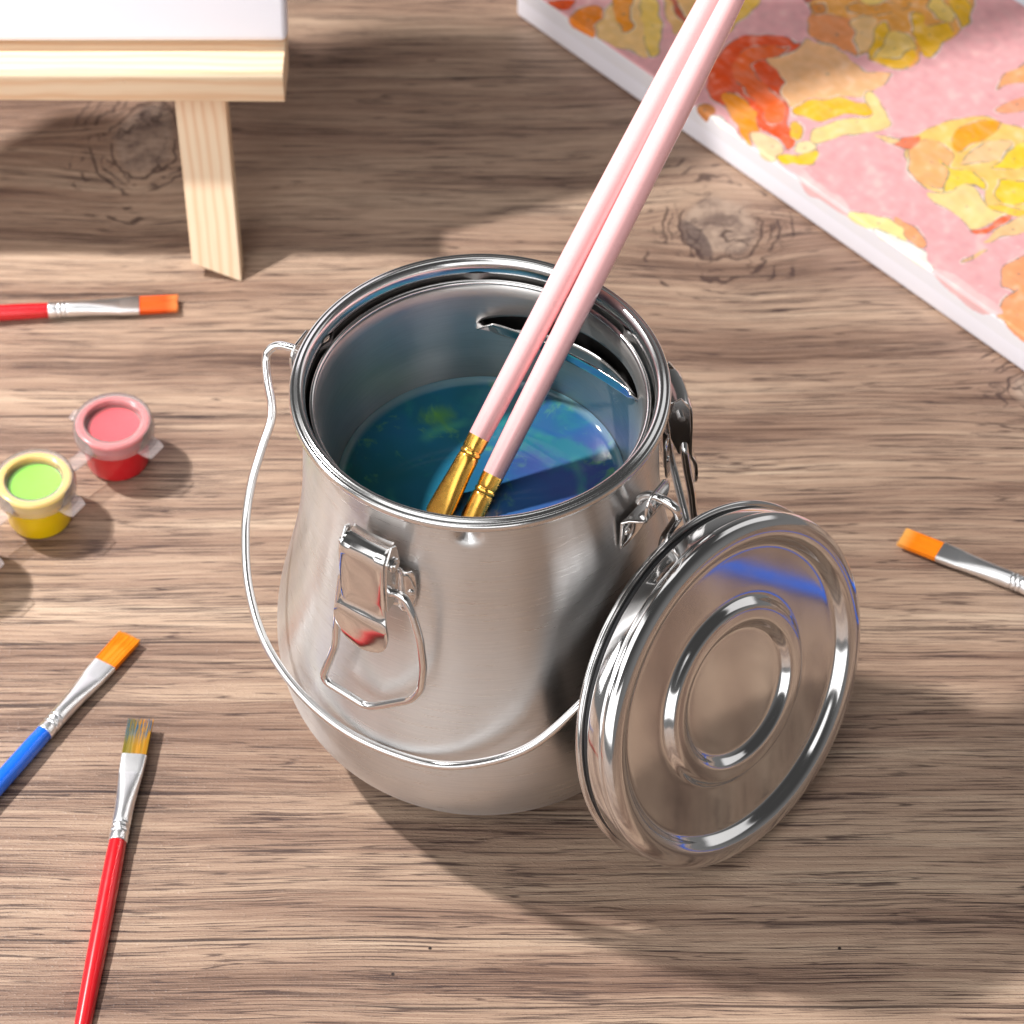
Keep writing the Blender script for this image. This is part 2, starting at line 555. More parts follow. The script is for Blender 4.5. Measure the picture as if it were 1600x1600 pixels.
def mat_water():
    t = NT("murky_paint_water")
    P = t.coord()
    X, Y, Z = t.sep(P)
    nn = t.n.new("ShaderNodeTexNoise"); t.l.new(P, nn.inputs["Vector"]); nn.inputs["Scale"].default_value = 0.03; nn.inputs["Detail"].default_value = 2
    sc_ = t.n.new("ShaderNodeVectorMath"); sc_.operation = 'SCALE'; t.l.new(nn.outputs["Color"], sc_.inputs[0]); sc_.inputs["Scale"].default_value = 30.0
    ad = t.n.new("ShaderNodeVectorMath"); ad.operation = 'ADD'; t.l.new(P, ad.inputs[0]); t.l.new(sc_.outputs[0], ad.inputs[1])
    Q = ad.outputs[0]
    a = t.noise(Q, 0.022, 3, 0.5)
    b = t.noise(Q, 0.05, 4, 0.6)
    base = t.ramp(t.add(t.mul(a, 0.75), t.mul(t.smooth(X, -45, 45, kind='LINEAR'), 0.28)), [
        (0.30, lin((28, 96, 100))), (0.45, lin((38, 110, 140))), (0.58, lin((50, 102, 160))), (0.72, lin((70, 88, 152)))])
    col = t.mix(t.smooth(b, 0.50, 0.68, 0, 0.55), base, lin((50, 142, 134)))
    # swirls of yellow green paint
    rr = t.math('SQRT', t.add(t.math('POWER', t.math('ABSOLUTE', t.sub(X, 2)), 2.0), t.math('POWER', t.math('ABSOLUTE', t.add(Y, 3)), 2.0)))
    rw = t.add(rr, t.mul(t.sub(t.noise(P, 0.06, 3), 0.5), 7.0))
    ring = t.smooth(t.math('ABSOLUTE', t.sub(rw, 31.0)), 3.2, 0.0)
    rmask = t.smooth(t.noise(P, 0.035, 3), 0.42, 0.62)
    col = t.mix(t.mul(t.mul(ring, rmask), 0.55), col, lin((84, 176, 140)))
    cl = t.smooth(t.noise(Q, 0.085, 4, 0.65), 0.56, 0.74)
    col = t.mix(t.mul(cl, 0.6), col, lin((118, 190, 84)))
    for (bx, by, br, bc) in [(-26, -22, 9, (150, 210, 60)), (31, -20, 8, (180, 220, 50)), (-14, 30, 8, (96, 160, 60)), (18, 8, 16, (70, 84, 150))]:
        qx, qy = t.sub(X, bx), t.sub(Y, by)
        qd = t.add(t.math('SQRT', t.add(t.mul(qx, qx), t.mul(qy, qy))), t.mul(t.sub(b, 0.5), 26.0))
        col = t.mix(t.smooth(qd, br, 0.0, 0.0, 0.7), col, lin(bc))
    # meniscus highlight painted as a lighter rim where the water climbs the wall
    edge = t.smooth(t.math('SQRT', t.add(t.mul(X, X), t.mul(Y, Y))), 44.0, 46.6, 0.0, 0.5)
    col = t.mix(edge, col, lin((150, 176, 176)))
    t.set(Base_Color=col, Roughness=0.04, IOR=1.33, Specular_IOR_Level=0.5, Normal=t.bump(t.noise(P, 0.03, 2), 0.08, 0.001))
    return t.m

M = dict(
    wood=mat_wood(),
    body=mat_steel("brushed_steel", (0.72, 0.715, 0.71), 0.30, 0.85, 0.7),
    rim=mat_steel("rim_steel", (0.76, 0.755, 0.75), 0.17, 0.0, 0.0, 0.35),
    cup=mat_steel("satin_steel", (0.53, 0.515, 0.50), 0.34, 0.6, 0.22),
    lid=mat_steel("polished_steel", (0.74, 0.73, 0.725), 0.10, 0.0, 0.0, 0.06),
    under=mat_steel("shaded_matt_steel", (0.22, 0.21, 0.20), 0.5, 0.0, 0.0, 0.1),  # matt steel, base darkened to stand in for shade in gap and lid back
    wire=mat_steel("bright_wire", (0.80, 0.79, 0.785), 0.12, 0.0, 0.0, 0.10),
    plate=mat_steel("bright_plate", (0.77, 0.755, 0.745), 0.09, 0.0, 0.0, 0.08),
    alu=mat_steel("aluminium", (0.92, 0.92, 0.93), 0.30, 0.0, 0.0, 0.35),
    gold=mat_gold(),
    pink=mat_plain("pink_lacquer", (255, 194, 194), 0.28, 0.5, 0.4, 0.05),
    red=mat_plain("red_lacquer", (222, 22, 34), 0.25, 0.5, 0.5, 0.10),
    blue=mat_plain("blue_lacquer", (22, 112, 240), 0.25, 0.5, 0.5, 0.10),
    orange=mat_bristle("orange_bristle", (254, 140, 8), (255, 160, 30)),
    deep_orange=mat_bristle("deep_orange_bristle", (238, 92, 22), (250, 150, 80)),
    pale_orange=mat_bristle("pale_orange_bristle", (254, 140, 10), (252, 186, 96)),
    dirty=mat_bristle("stained_bristle", (196, 140, 34), (236, 158, 28), True),
    canvas=mat_canvas("white_canvas", (244, 242, 250)),
    paint=mat_canvas("painted_canvas", (240, 190, 190), "paint"),
    pine=mat_pine("pine"),
    milky=mat_milky("milky_plastic", 0.82),
    film=mat_milky("clear_film", 0.93),
    pot_red=mat_plain("red_pot", (222, 24, 40), 0.3, 0.5, 0.2, 0.06, 0, 0.3, 0.4),
    pot_yellow=mat_plain("yellow_pot", (255, 214, 0), 0.3, 0.5, 0.2, 0.05, 0, 0.3, 0.4),
    paint_red=mat_plain("red_paint", (255, 40, 66), 0.35, 0.5, 0.0),
    paint_lime=mat_plain("lime_paint", (150, 250, 0), 0.35, 0.5, 0.0),
    water=mat_water(),
)

# outlines of the painted patches on the canvas (sRGB colour, points in mm along and across it)
PATCHES = [
 ((236,92,44),[(18.9,1.4),(26.7,10.1),(29.9,4.4),(26.0,0.1)]),
 ((250,140,38),[(33.8,-1.7),(32.4,6.6),(33.9,12.8),(40.8,14.0),(46.8,9.5),(49.8,1.8),(48.9,-1.1),(42.0,-2.3)]),
 ((247,200,135),[(49.8,1.8),(42.0,14.0),(37.1,25.0),(43.6,32.3),(53.4,26.8),(65.0,23.3),(74.6,14.8),(76.2,5.8),(67.6,3.8),(60.0,1.6)]),
 ((246,155,55),[(35.2,23.0),(40.8,29.2),(48.6,21.4),(56.9,14.3),(56.5,10.6),(48.9,15.1)]),
 ((247,205,110),[(42.0,33.8),(45.7,38.0),(64.3,25.9),(76.7,13.9),(77.1,8.0),(65.6,14.4)]),
 ((242,190,125),[(38.8,50.4),(50.9,64.0),(73.9,30.0),(63.0,30.9)]),
 ((200,95,70),[(49.4,42.1),(51.9,43.6),(69.1,37.7),(69.2,35.3)]),
 ((248,198,95),[(54.7,68.1),(76.0,78.5),(83.6,57.1),(86.7,44.3),(82.4,33.1)]),
 ((190,85,62),[(89.3,86.7),(97.7,96.1),(102.0,87.6),(95.6,83.1)]),
 ((243,170,85),[(95.2,86.6),(100.3,102.3),(107.8,115.7),(125.3,135.2),(138.4,142.4),(147.8,130.5),(151.2,122.1),(153.9,113.0),(152.7,106.8),(154.6,95.7),(150.9,95.2),(155.6,88.6),(153.2,82.3),(146.3,79.3),(139.9,75.7),(136.0,79.8),(133.6,73.5),(126.7,71.8),(119.2,69.3),(112.4,69.0),(105.7,73.7),(101.8,79.1)]),
 ((238,152,98),[(101.8,79.1),(107.7,85.7),(114.8,88.7),(122.5,85.1),(126.3,79.7),(134.5,74.0),(127.6,72.3),(120.1,69.9),(111.8,69.6)]),
 ((246,198,140),[(115.9,87.6),(117.9,95.9),(123.1,98.0),(128.3,91.7),(134.0,83.5),(133.3,76.7),(126.3,79.7),(122.8,85.5)]),
 ((246,190,55),[(126.4,94.4),(128.2,100.0),(135.3,94.7),(137.4,87.3),(140.5,78.8),(136.6,79.2),(131.7,88.1)]),
 ((246,205,115),[(133.5,97.4),(138.7,100.8),(146.3,97.2),(147.8,94.1),(148.9,86.9),(143.3,79.5),(140.3,79.7),(137.4,87.3)]),
 ((246,188,52),[(130.5,111.2),(135.7,114.6),(140.9,110.6),(144.2,119.1),(152.8,114.2),(152.1,107.4),(156.1,98.6),(153.9,94.9),(147.6,98.7),(139.0,103.6)]),
 ((246,188,52),[(137.7,78.0),(142.0,79.3),(148.5,85.8),(146.5,93.9),(151.7,91.3),(154.0,84.4),(150.5,79.3),(143.2,76.6)]),
 ((246,207,115),[(126.3,126.4),(133.9,127.3),(143.2,127.9),(146.2,121.4),(141.0,118.0),(133.8,119.8)]),
 ((246,190,60),[(129.7,132.6),(133.8,139.7),(145.9,133.3),(151.2,122.1),(144.3,126.6)]),
 ((222,142,75),[(97.4,84.1),(100.8,89.1),(104.4,84.6),(101.6,80.9)]),
 ((240,166,82),[(107.2,95.1),(115.8,107.2),(125.3,115.3),(125.9,108.5),(118.7,98.1),(112.1,93.1)]),
 ((247,210,120),[(100.8,107.9),(110.1,120.8),(116.9,112.1),(111.0,101.7)]),
 ((246,188,138),[(110.1,43.6),(113.7,50.1),(115.3,60.2),(112.7,65.7),(116.6,67.6),(121.7,69.7),(129.1,70.8),(138.0,68.9),(145.3,70.0),(149.9,73.9),(152.6,75.8),(154.8,68.8),(154.5,60.3),(151.5,54.7),(145.9,46.0),(140.3,37.4),(139.5,29.6),(134.1,29.4),(127.1,30.8),(115.8,39.3)]),
 ((236,88,45),[(92.6,37.3),(92.4,45.4),(96.5,52.9),(104.1,59.8),(111.0,60.2),(114.3,61.5),(115.0,57.5),(113.7,50.1),(110.1,43.6),(114.5,41.4),(120.7,40.1),(126.3,38.1),(127.4,34.7),(133.3,30.9),(141.4,26.0),(146.5,20.3),(152.8,16.1),(155.4,14.5),(155.9,10.1),(152.7,9.1),(148.2,10.9),(143.5,11.3),(142.5,6.8),(139.8,3.8),(131.4,8.0),(126.1,9.0),(118.9,7.8),(111.8,9.1),(104.8,11.8),(99.3,18.5),(95.8,27.7)]),
 ((242,108,55),[(100.0,40.7),(103.2,49.1),(109.8,54.1),(112.0,57.7),(113.4,50.4),(109.6,42.6),(108.8,36.3),(117.5,31.8),(127.1,30.8),(135.2,28.3),(143.4,21.4),(142.2,15.5),(134.2,18.0),(123.2,21.9),(111.9,23.2),(104.5,29.1)]),
 ((250,150,38),[(114.8,12.5),(114.8,16.0),(119.3,18.7),(126.9,16.7),(132.2,15.7),(138.2,11.1),(142.2,9.9),(141.1,5.3),(145.3,-0.2),(139.6,1.3),(132.2,4.4),(125.6,6.1),(119.9,8.9)]),
 ((205,130,70),[(112.6,-1.5),(113.4,4.0),(118.8,4.3),(120.0,1.0),(117.7,-4.4)]),
 ((247,188,60),[(140.0,29.1),(140.0,34.8),(143.7,42.5),(147.4,48.8),(154.2,51.9),(159.3,55.2),(164.5,51.9),(162.6,47.4),(157.5,44.0),(155.6,37.4),(152.0,31.1),(147.6,28.4),(143.9,26.6)]),
 ((246,212,145),[(153.0,57.5),(155.5,61.4),(162.6,59.0),(171.6,55.2),(175.3,52.0),(174.5,47.8),(171.9,41.9),(167.8,34.7),(165.3,27.3),(162.8,20.0),(159.0,19.6),(155.6,26.0),(157.1,34.4),(159.6,41.8),(163.6,46.3),(164.5,51.9)]),
 ((246,210,165),[(141.1,5.3),(145.1,9.7),(152.0,8.4),(156.5,6.7),(158.9,0.0),(154.5,-1.1),(148.5,0.0)]),
 ((252,200,60),[(157.2,3.1),(158.8,7.1),(163.8,10.4),(164.0,17.3),(167.2,16.5),(170.7,11.1),(168.8,6.7),(164.2,1.6),(161.1,-0.1)]),
 ((245,185,65),[(146.4,22.5),(147.6,24.9),(152.6,22.6),(155.8,17.2),(154.9,13.9),(150.7,16.0)]),
 ((240,98,52),[(150.2,10.9),(150.6,14.1),(154.4,14.4),(156.8,12.7),(156.0,8.9)]),
 ((250,222,170),[(156.6,13.6),(158.9,18.3),(163.1,19.7),(164.2,17.1),(163.9,11.7),(160.1,10.7)]),
 ((251,246,238),[(119.7,-0.0),(124.3,2.4),(133.7,1.5),(139.4,0.0),(134.5,-2.1),(125.2,-1.2)]),
 ((248,200,115),[(187.3,47.9),(186.8,56.3),(186.7,65.2),(189.6,75.3),(196.9,85.0),(206.0,86.8),(215.1,91.3),(234.4,78.3),(249.1,55.6),(242.9,48.2),(235.2,43.8),(227.6,50.9),(223.0,50.1),(220.7,45.4),(216.5,37.1),(209.4,33.4),(201.4,34.8),(194.1,39.8)]),
 ((246,178,118),[(189.7,46.0),(189.9,53.0),(196.9,58.5),(204.2,57.8),(207.3,50.1),(214.5,40.7),(209.5,34.7),(201.4,34.8)]),
 ((248,200,148),[(210.2,55.6),(208.8,71.8),(211.7,77.4),(216.7,80.7),(218.7,69.5),(215.3,63.1)]),
 ((253,165,42),[(196.5,64.8),(196.1,71.2),(197.8,81.0),(203.6,86.4),(205.7,84.1),(207.4,74.8),(206.1,68.9),(205.4,60.9),(201.4,60.9)]),
 ((253,206,66),[(220.7,62.9),(219.4,70.3),(218.7,78.4),(220.0,88.8),(230.5,78.3),(225.5,67.8)]),
 ((253,206,66),[(227.9,57.8),(231.5,64.0),(237.6,68.7),(244.4,61.0),(240.0,51.4),(235.3,50.9)]),
 ((253,210,80),[(201.6,50.5),(209.6,50.5),(218.1,55.6),(226.6,52.0),(222.1,49.6),(219.4,44.0),(215.9,37.8),(210.6,47.2)]),
 ((248,214,148),[(212.3,31.7),(216.4,37.2),(219.3,45.6),(224.0,49.1),(234.2,44.9),(243.2,48.5),(244.3,46.6),(243.0,42.3),(242.2,34.6),(240.7,29.8),(236.5,30.8),(225.6,31.4),(217.2,30.6)]),
 ((252,198,66),[(234.2,44.9),(249.1,55.6),(251.5,52.9),(244.3,46.6)]),
 ((242,112,75),[(240.9,29.3),(243.6,34.5),(242.5,42.8),(244.9,47.0),(247.0,43.6),(246.9,35.0),(243.6,28.8)]),
 ((240,122,85),[(183.4,44.1),(185.6,50.4),(188.5,54.8),(191.0,47.5),(188.6,44.3)]),
 ((247,206,150),[(174.9,43.0),(181.1,46.5),(185.3,47.8),(183.7,43.8),(176.8,42.4)]),
 ((246,164,125),[(198.1,91.2),(198.1,98.6),(201.0,113.4),(206.2,107.6),(202.4,93.7)]),
 ((245,168,112),[(189.0,101.0),(185.3,109.9),(186.4,130.1),(195.8,119.3),(189.4,106.9)]),
 ((247,198,145),[(248.6,27.4),(247.7,37.0),(249.1,55.6),(255.8,48.1),(251.5,32.8)]),
 ((247,192,140),[(249.7,12.8),(251.9,23.8),(253.3,23.9),(251.0,13.5)]),
 ((250,226,155),[(198.9,-1.4),(201.2,2.5),(209.6,7.6),(217.1,9.5),(220.6,8.8),(225.6,7.7),(226.1,4.0),(217.5,0.7),(208.0,-1.1)]),
 ((246,166,118),[(216.4,10.9),(219.8,12.5),(231.8,10.8),(234.7,7.7),(233.2,4.8),(226.5,6.5)]),
 ((251,246,236),[(214.9,-0.7),(221.0,2.5),(228.8,5.3),(236.7,3.8),(245.7,-1.1),(233.7,-1.3)]),
 ((247,164,118),[(268.4,14.5),(263.9,21.7),(263.4,29.4),(267.3,37.8),(280.9,22.3),(272.3,13.7)]),
 ((247,162,112),[(278.5,-0.6),(275.7,8.4),(275.7,22.5),(290.2,14.5),(298.2,-0.3),(290.8,-3.0),(283.9,-0.8)]),
 ((243,196,196),[(164.1,-0.3),(172.4,0.2),(175.7,-3.8),(179.8,-4.6),(184.6,-2.5),(193.0,-2.8),(199.3,-1.1),(196.5,3.2),(181.3,3.6),(166.6,4.7)]),
 ((243,196,196),[(245.1,-0.4),(255.2,-2.4),(262.9,-3.9),(270.9,-3.0),(278.8,-0.6),(277.2,4.0),(263.7,5.1),(250.9,5.1)]),
]
LB1 = ((-0.52, 5.05, 127.11), (25.88, 40.59, 162.0))
LB2 = ((4.0, -3.97, 118.84), (33.93, 37.04, 162.0))
# ------------------------------------------------------------------ table
V, Fc = box(-750, 750, -700, 900, -24, 0)
table = mk("table", V, Fc, M["wood"], smooth=False)
tag(table, "weathered brown oak laminate tabletop with dark grain lines and knots", "table", kind="structure")

# ------------------------------------------------------------------ steel pot
pot = empty("steel_pot")
tag(pot, "pear shaped brushed steel pot with wire bail handle and two toggle clasps", "pot")

OUT = [(55.9, 152.4), (56.0, 148), (56.2, 142), (56.8, 134), (57.3, 125), (57.9, 115), (58.9, 105), (60.2, 96), (62.4, 84.5), (64.6, 75), (66.7, 66.5), (68.6, 58), (69.9, 50), (70.5, 42), (70.3, 34), (68.9, 26), (66.0, 18.5), (61.5, 11.5), (56.0, 5.8), (50.5, 2.0), (46.0, 0.5), (42.0, 0.2)]
prof = [tuple(p) for p in catmull([(r, z, 0) for r, z in OUT], 5)]
outer = [(p[0], p[1]) for p in prof]
inner = [(r - 0.8, max(z, 1.2)) for r, z in reversed(outer)]
DIMPLES = [(266.5, 147.6, 3.4), (154, 151.0, 2.0), (91.5, 149.5, 2.0), (30, 150, 2.0), (210, 150.0, 1.6)]

def pot_warp(r, z, a):
    d = 0.0
    if z > 140:
        for (az, zz, dep) in DIMPLES:
            da = (math.degrees(a) - az + 180) % 360 - 180
            q = (da * 0.98 / 2.9) ** 2 + ((z - zz) / 2.7) ** 2
            d += dep * exp(-q)
    return r - d, z

def dense(pr, step):
    out = []
    for (a, b) in zip(pr[:-1], pr[1:]):
        n = max(1, int(sqrt((a[0] - b[0]) ** 2 + (a[1] - b[1]) ** 2) / step))
        for k in range(n):
            out.append((a[0] + (b[0] - a[0]) * k / n, a[1] + (b[1] - a[1]) * k / n))
    out.append(pr[-1])
    return out

V, Fc = lathe(dense(outer[:20], 0.6) + dense(outer[20:], 1.3) + [(0, 0.2)], 360, warp=pot_warp)
mk("pot_wall", V, Fc, M["body"], pot, angle=60)
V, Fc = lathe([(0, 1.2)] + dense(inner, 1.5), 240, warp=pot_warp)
mk("inner_wall", V, Fc, M["under"], pot, angle=60)  # dark base paints in the shade of the gap round the cup
# rolled rim, closed ring section
RIM = [(55.9, 152.2), (57.6, 152.6), (59.3, 153.3), (60.05, 154.6), (59.9, 156.0), (59.3, 156.7), (58.5, 156.75), (58.2, 156.9), (57.4, 157.35), (56.5, 157.2), (55.7, 156.4), (55.15, 155.0), (55.0, 153.2), (55.1, 151.5)]
rim = [(p[0], p[1]) for p in catmull([(r, z, 0) for r, z in RIM], 4, closed=True)]
V, Fc = lathe(rim, 220, closed=True)
mk("pot_rim", V, Fc, M["rim"], pot, angle=70)

def rad_frame(az):
    a = radians(az)
    A = Vector((cos(a), sin(a), 0)); T = Vector((-sin(a), cos(a), 0))
    return lambda t, r, z: T * t + A * r + Vector((0, 0, z))

def sheet(rows):
    V, Fc = [], []
    m = len(rows[0])
    for row in rows: V += [tuple(p) for p in row]
    for i in range(len(rows) - 1):
        for k in range(m - 1):
            Fc.append((i * m + k, i * m + k + 1, (i + 1) * m + k + 1, (i + 1) * m + k))
    return V, Fc

def clasp(az):
    """toggle clasp hanging on the neck: lever, mounting plate and wire link, all built at angle az"""
    Fm = rad_frame(az)
    # mounting plate lies on the wall, with a rivet wing at both sides
    rows = []
    for i in range(9):
        z = 113 + 18 * i / 8
        row = []
        w = 13.8 * (1 - 0.10 * abs((i - 4) / 4) ** 3)
        for k in range(21):
            t = -w + 2 * w * k / 20
            rp = 58.2 + (131 - z) * 0.055
            row.append(Fm(rp * sin(t / rp), rp * cos(t / rp) + 0.75 + 1.3 * max(0.0, 1 - abs((abs(t) - 10.5) / 2.2) ** 2) * (1 if abs(t) < 12.7 else 0), z))
        rows.append(row)
    plate = mk("clasp_plate", *sheet(rows), M["plate"], pot, solid=0.8)
    for s in (-1, 1):
        V, Fc = lathe([(0, 0.9), (0.8, 0.8), (1.35, 0.4), (1.5, 0), (1.5, -0.8)], 20)
        rp = 59.2
        p = Fm(rp * sin(12.0 * s / rp), rp * cos(12.0 * s / rp) + 0.9, 122)
        ou = radians(az) + 12.0 * s / rp
        mtx = Matrix.Translation(p * S) @ Vector((cos(ou), sin(ou), 0)).to_track_quat('Z', 'Y').to_matrix().to_4x4()
        rv = mk("rivet", V, Fc, M["wire"], None, matrix=mtx)
        rv.parent = plate
    # lever: folded strip; rows run from the pot over the top and down to the round thumb tab
    path = [(60.2, 142.6, 7.4, 0), (63.0, 142.3, 7.6, 0), (65.2, 141.9, 7.8, 0), (66.5, 141.0, 8.0, 0), (67.1, 139.4, 8.1, 0), (67.4, 137, 8.1, 0), (67.8, 130, 8.1, .1), (68.0, 122, 8.1, .4), (68.2, 117.6, 8.1, .5), (68.5, 116.0, 8.4, .5), (69.3, 114.9, 9.0, .5), (69.9, 113.4, 9.6, .5), (70.1, 110.8, 10.1, .5), (70.25, 108.0, 10.1, .6), (70.4, 105.2, 9.4, .8), (70.55, 103.0, 8.2, .9), (70.65, 101.2, 6.4, 1.0), (70.7, 100.0, 4.4, 1.0), (70.7, 99.4, 2.4, 1.0)]
    rows = []
    for (r, z, w, c) in path:
        row = []
        for k in range(17):
            q = -1 + 2 * k / 16
            dish = 0.5 * q * q if z > 140 else (0.35 * abs(q) ** 6 if z > 115 else 0.35 * q * q)
            row.append(Fm(c + w * q, r - dish, z))
        rows.append(row)
    lever = mk("clasp_lever", *sheet(rows), M["plate"], pot, solid=1.1)
    # side cheeks of the lever, folded back towards the pot
    for s in (-1, 1):
        pts = [(61.0, 143.8), (63.5, 145.2), (66.6, 139.8), (67.3, 130), (67.5, 118.5), (63.5, 119.5), (60.8, 127), (59.6, 136)]
        base = [Fm(8.45 * s + .3, r, z) for r, z in pts]
        n = len(base)
        ck = mk("lever_cheek", [tuple(p) for p in base], [tuple(range(n))], M["rim"], lever, solid=0.8, smooth=False)
    V, Fc = tube([Fm(-10.2, 63.4, 137.5), Fm(10.6, 63.4, 137.5)], 1.25, 16)
    pin = mk("pivot_pin", V, Fc, M["wire"], lever)
    V, Fc = lathe([(1.1, 0.5), (2.3, 0.45), (2.5, 0), (2.3, -0.45), (1.1, -0.5)], 20, closed=True)
    A_ = Fm(1, 0, 0)
    wash = mk("washer", V, Fc, M["wire"], None, matrix=Matrix.Translation(Fm(9.7, 63.4, 137.5) * S) @ A_.to_track_quat('Z', 'Y').to_matrix().to_4x4())
    wash.parent = lever
    # wire link
    link = [(7.2, 65.2, 124.2), (10.6, 64.8, 126.6), (14.0, 64.9, 126.4), (16.8, 65.3, 121.8), (20.2, 66.4, 112.5), (22.2, 67.8, 101.0), (21.8, 69.0, 90.5), (18.6, 69.8, 84.0), (6.0, 71.3, 73.6), (1.6, 71.6, 71.0), (-13.2, 71.6, 73.2), (-14.9, 71.4, 75.6), (-10.4, 69.4, 92.5), (-10.2, 68.4, 101.5), (-10.0, 66.4, 113.0), (-9.4, 65.2, 122.0), (-7.2, 65.2, 124.2)]
    path = rounded([Fm(*p) for p in link], 2.6, 5)
    V, Fc = tube(path, 1.38, 16)
    mk("wire_link", V, Fc, M["wire"], pot)

clasp(237.5)
clasp(11.5)

def ear(az):
    """riveted bracket that carries the end of the bail"""
    Fm = rad_frame(az)
    rows = []
    for i in range(7):
        z = 122 + 12 * i / 6
        w = 8.5
        row = []
        for k in range(13):
            t = -w + 2 * w * k / 12
            row.append(Fm(57.8 * sin(t / 57.8), 57.8 * cos(t / 57.8) + 0.7, z))
        rows.append(row)
    # shelf outwards, then the upright lug
    for (r, z, w) in [(60.0, 134.6, 7.0), (62.5, 134.9, 6.0), (64.2, 135.4, 5.6), (65.1, 136.6, 5.8), (65.4, 138.5, 6.6), (65.5, 141.0, 7.2), (65.5, 143.6, 7.0), (65.4, 146.0, 5.8), (65.3, 147.4, 3.8)]:
        rows.append([Fm(-w + 2 * w * k / 12, r, z) for k in range(13)])
    e_ = mk("handle_ear", *sheet(rows), M["plate"], pot, solid=0.9)
    for s in (-1, 1):
        V, Fc = lathe([(0, 0.7), (0.8, 0.6), (1.3, 0.25), (1.4, -0.5)], 20)
        p = Fm(57.8 * sin(5.6 * s / 57.8), 57.8 * cos(5.6 * s / 57.8) + 1.1, 128)
        ou = radians(az) + 5.6 * s / 57.8
        rv = mk("rivet", V, Fc, M["wire"], None, matrix=Matrix.Translation(p * S) @ Vector((cos(ou), sin(ou), 0)).to_track_quat('Z', 'Y').to_matrix().to_4x4())
        rv.parent = e_
    V, Fc = lathe([(1.9, 0.5), (2.9, 0.42), (3.1, 0), (2.9, -0.42), (1.9, -0.5), (1.75, 0)], 24, closed=True)
    g = mk("eyelet", V, Fc, M["wire"], None, matrix=Matrix.Translation(Fm(0, 65.5, 141.4) * S) @ (Fm(0, 1, 0)).to_track_quat('Z', 'Y').to_matrix().to_4x4())
    g.parent = e_

ear(153.0)
ear(-33.0)

BAIL = [(-53.6, 27.4, 141.6), (-56.2, 28.6, 141.4), (-60.3, 30.6, 141.4), (-66.0, 33.4, 140.2), (-69.3, 33.4, 137.8), (-70.4, 31.9, 134.6), (-69.8, 26.8, 129.3), (-68.7, 22.4, 124.8), (-68.9, 18.6, 120.6), (-72.0, 13.6, 113.0), (-76.1, 6.5, 101.5), (-78.2, -2.5, 89.4), (-77.2, -15.4, 75.4), (-71.2, -29.8, 63.2), (-58.4, -45.2, 55.0), (-41.2, -58.8, 51.4), (-19.4, -69.8, 52.4), (-2.4, -74.6, 57.8), (16.1, -75.4, 68.4), (32.4, -70.2, 84.6), (36.4, -65.5, 88.0), (42.5, -55.9, 94.5), (51.4, -42.0, 103.0), (56.6, -33.4, 110.0), (58.4, -29.8, 117.0), (59.9, -32.4, 125.0), (60.8, -36.0, 132.0), (61.4, -39.0, 138.0), (60.4, -39.4, 142.0), (57.4, -37.6, 143.4), (53.0, -34.2, 142.4), (50.4, -32.6, 139.6), (49.6, -32.2, 137.4)]
V, Fc = tube(catmull(BAIL, 8), 1.5, 18)
bail = mk("bail_handle", V, Fc, M["wire"], pot)

# ------------------------------------------------------------------ inner cup
cup = empty("inner_cup")
tag(cup, "satin steel inner cup with a slotted brush rest, nested inside the pot", "cup")
CUPIN = [(53.0, 149.6), (52.2, 148.4), (51.5, 146), (50.9, 140), (50.3, 133), (49.4, 124), (46.9, 108), (44.6, 92), (42.6, 78), (40.5, 71), (36, 68.6), (0, 68.2)]
SL0, SL1 = 9.0, 92.0

def slot_z(deg):
    return 141.5 - (deg - SL0) / (SL1 - SL0) * 8.0

def cup_r(z):
    for (r0, z0), (r1, z1) in zip(CUPIN[:-1], CUPIN[1:]):
        if z1 <= z <= z0:
            return r0 + (r1 - r0) * (z0 - z) / (z0 - z1)
    return CUPIN[0][0]
n = 360
UP, MID = 14, 40
def slot_half(d):
    q = (d - (SL0 + SL1) / 2) / ((SL1 - SL0) / 2)
    return 3.1 * max(0.0, 1 - abs(q) ** 5) ** 0.5 if abs(q) < 1 else 0.0
V, Fc = [], []
rows_n = UP + MID + 1
for i in range(rows_n + 1):
    for k in range(n):
        d = 360.0 * k / n
        zc = slot_z(min(max(d, SL0), SL1)) if d < 200 else 137.5
        if 92 < d < 200: zc = 133.5 + 4.0 * (d - 92) / 108
        if d >= 200: zc = 137.5 + 4.0 * (d - 200) / 160
        hh = slot_half(d)
        zu, zl = zc + hh, zc - hh
        z = 149.6 + (zu - 149.6) * i / UP if i <= UP else zl + (71.0 - zl) * (i - UP - 1) / (MID - 0)
        r = cup_r(z)
        V.append((r * cos(radians(d)), r * sin(radians(d)), z))
for i in range(rows_n):
    for k in range(n):
        k2 = (k + 1) % n
        if i == UP:
            continue
        Fc.append((i * n + k, i * n + k2, (i + 1) * n + k2, (i + 1) * n + k))
# close the wall where there is no slot: weld the two middle rows
weld = {}
for k in range(n):
    if slot_half(360.0 * k / n) == 0.0:
        weld[(UP + 1) * n + k] = UP * n + k
Fc = [tuple(weld.get(i, i) for i in f) for f in Fc]
b0 = rows_n * n
c0 = len(V)
for (r, z) in [(36.0, 68.6)]:
    V += [(r * cos(2 * pi * k / n), r * sin(2 * pi * k / n), z) for k in range(n)]
Fc += [(b0 + k, b0 + (k + 1) % n, c0 + (k + 1) % n, c0 + k) for k in range(n)]
Fc.append(tuple(c0 + k for k in range(n)))
used = sorted({i for f in Fc for i in f}); mp = {v: j for j, v in enumerate(used)}
V = [V[i] for i in used]; Fc = [tuple(mp[i] for i in f) for f in Fc]
wall = mk("cup_wall", V, Fc, M["cup"], cup, solid=0.5, angle=60)
wall.modifiers.remove(wall.modifiers["edge"])
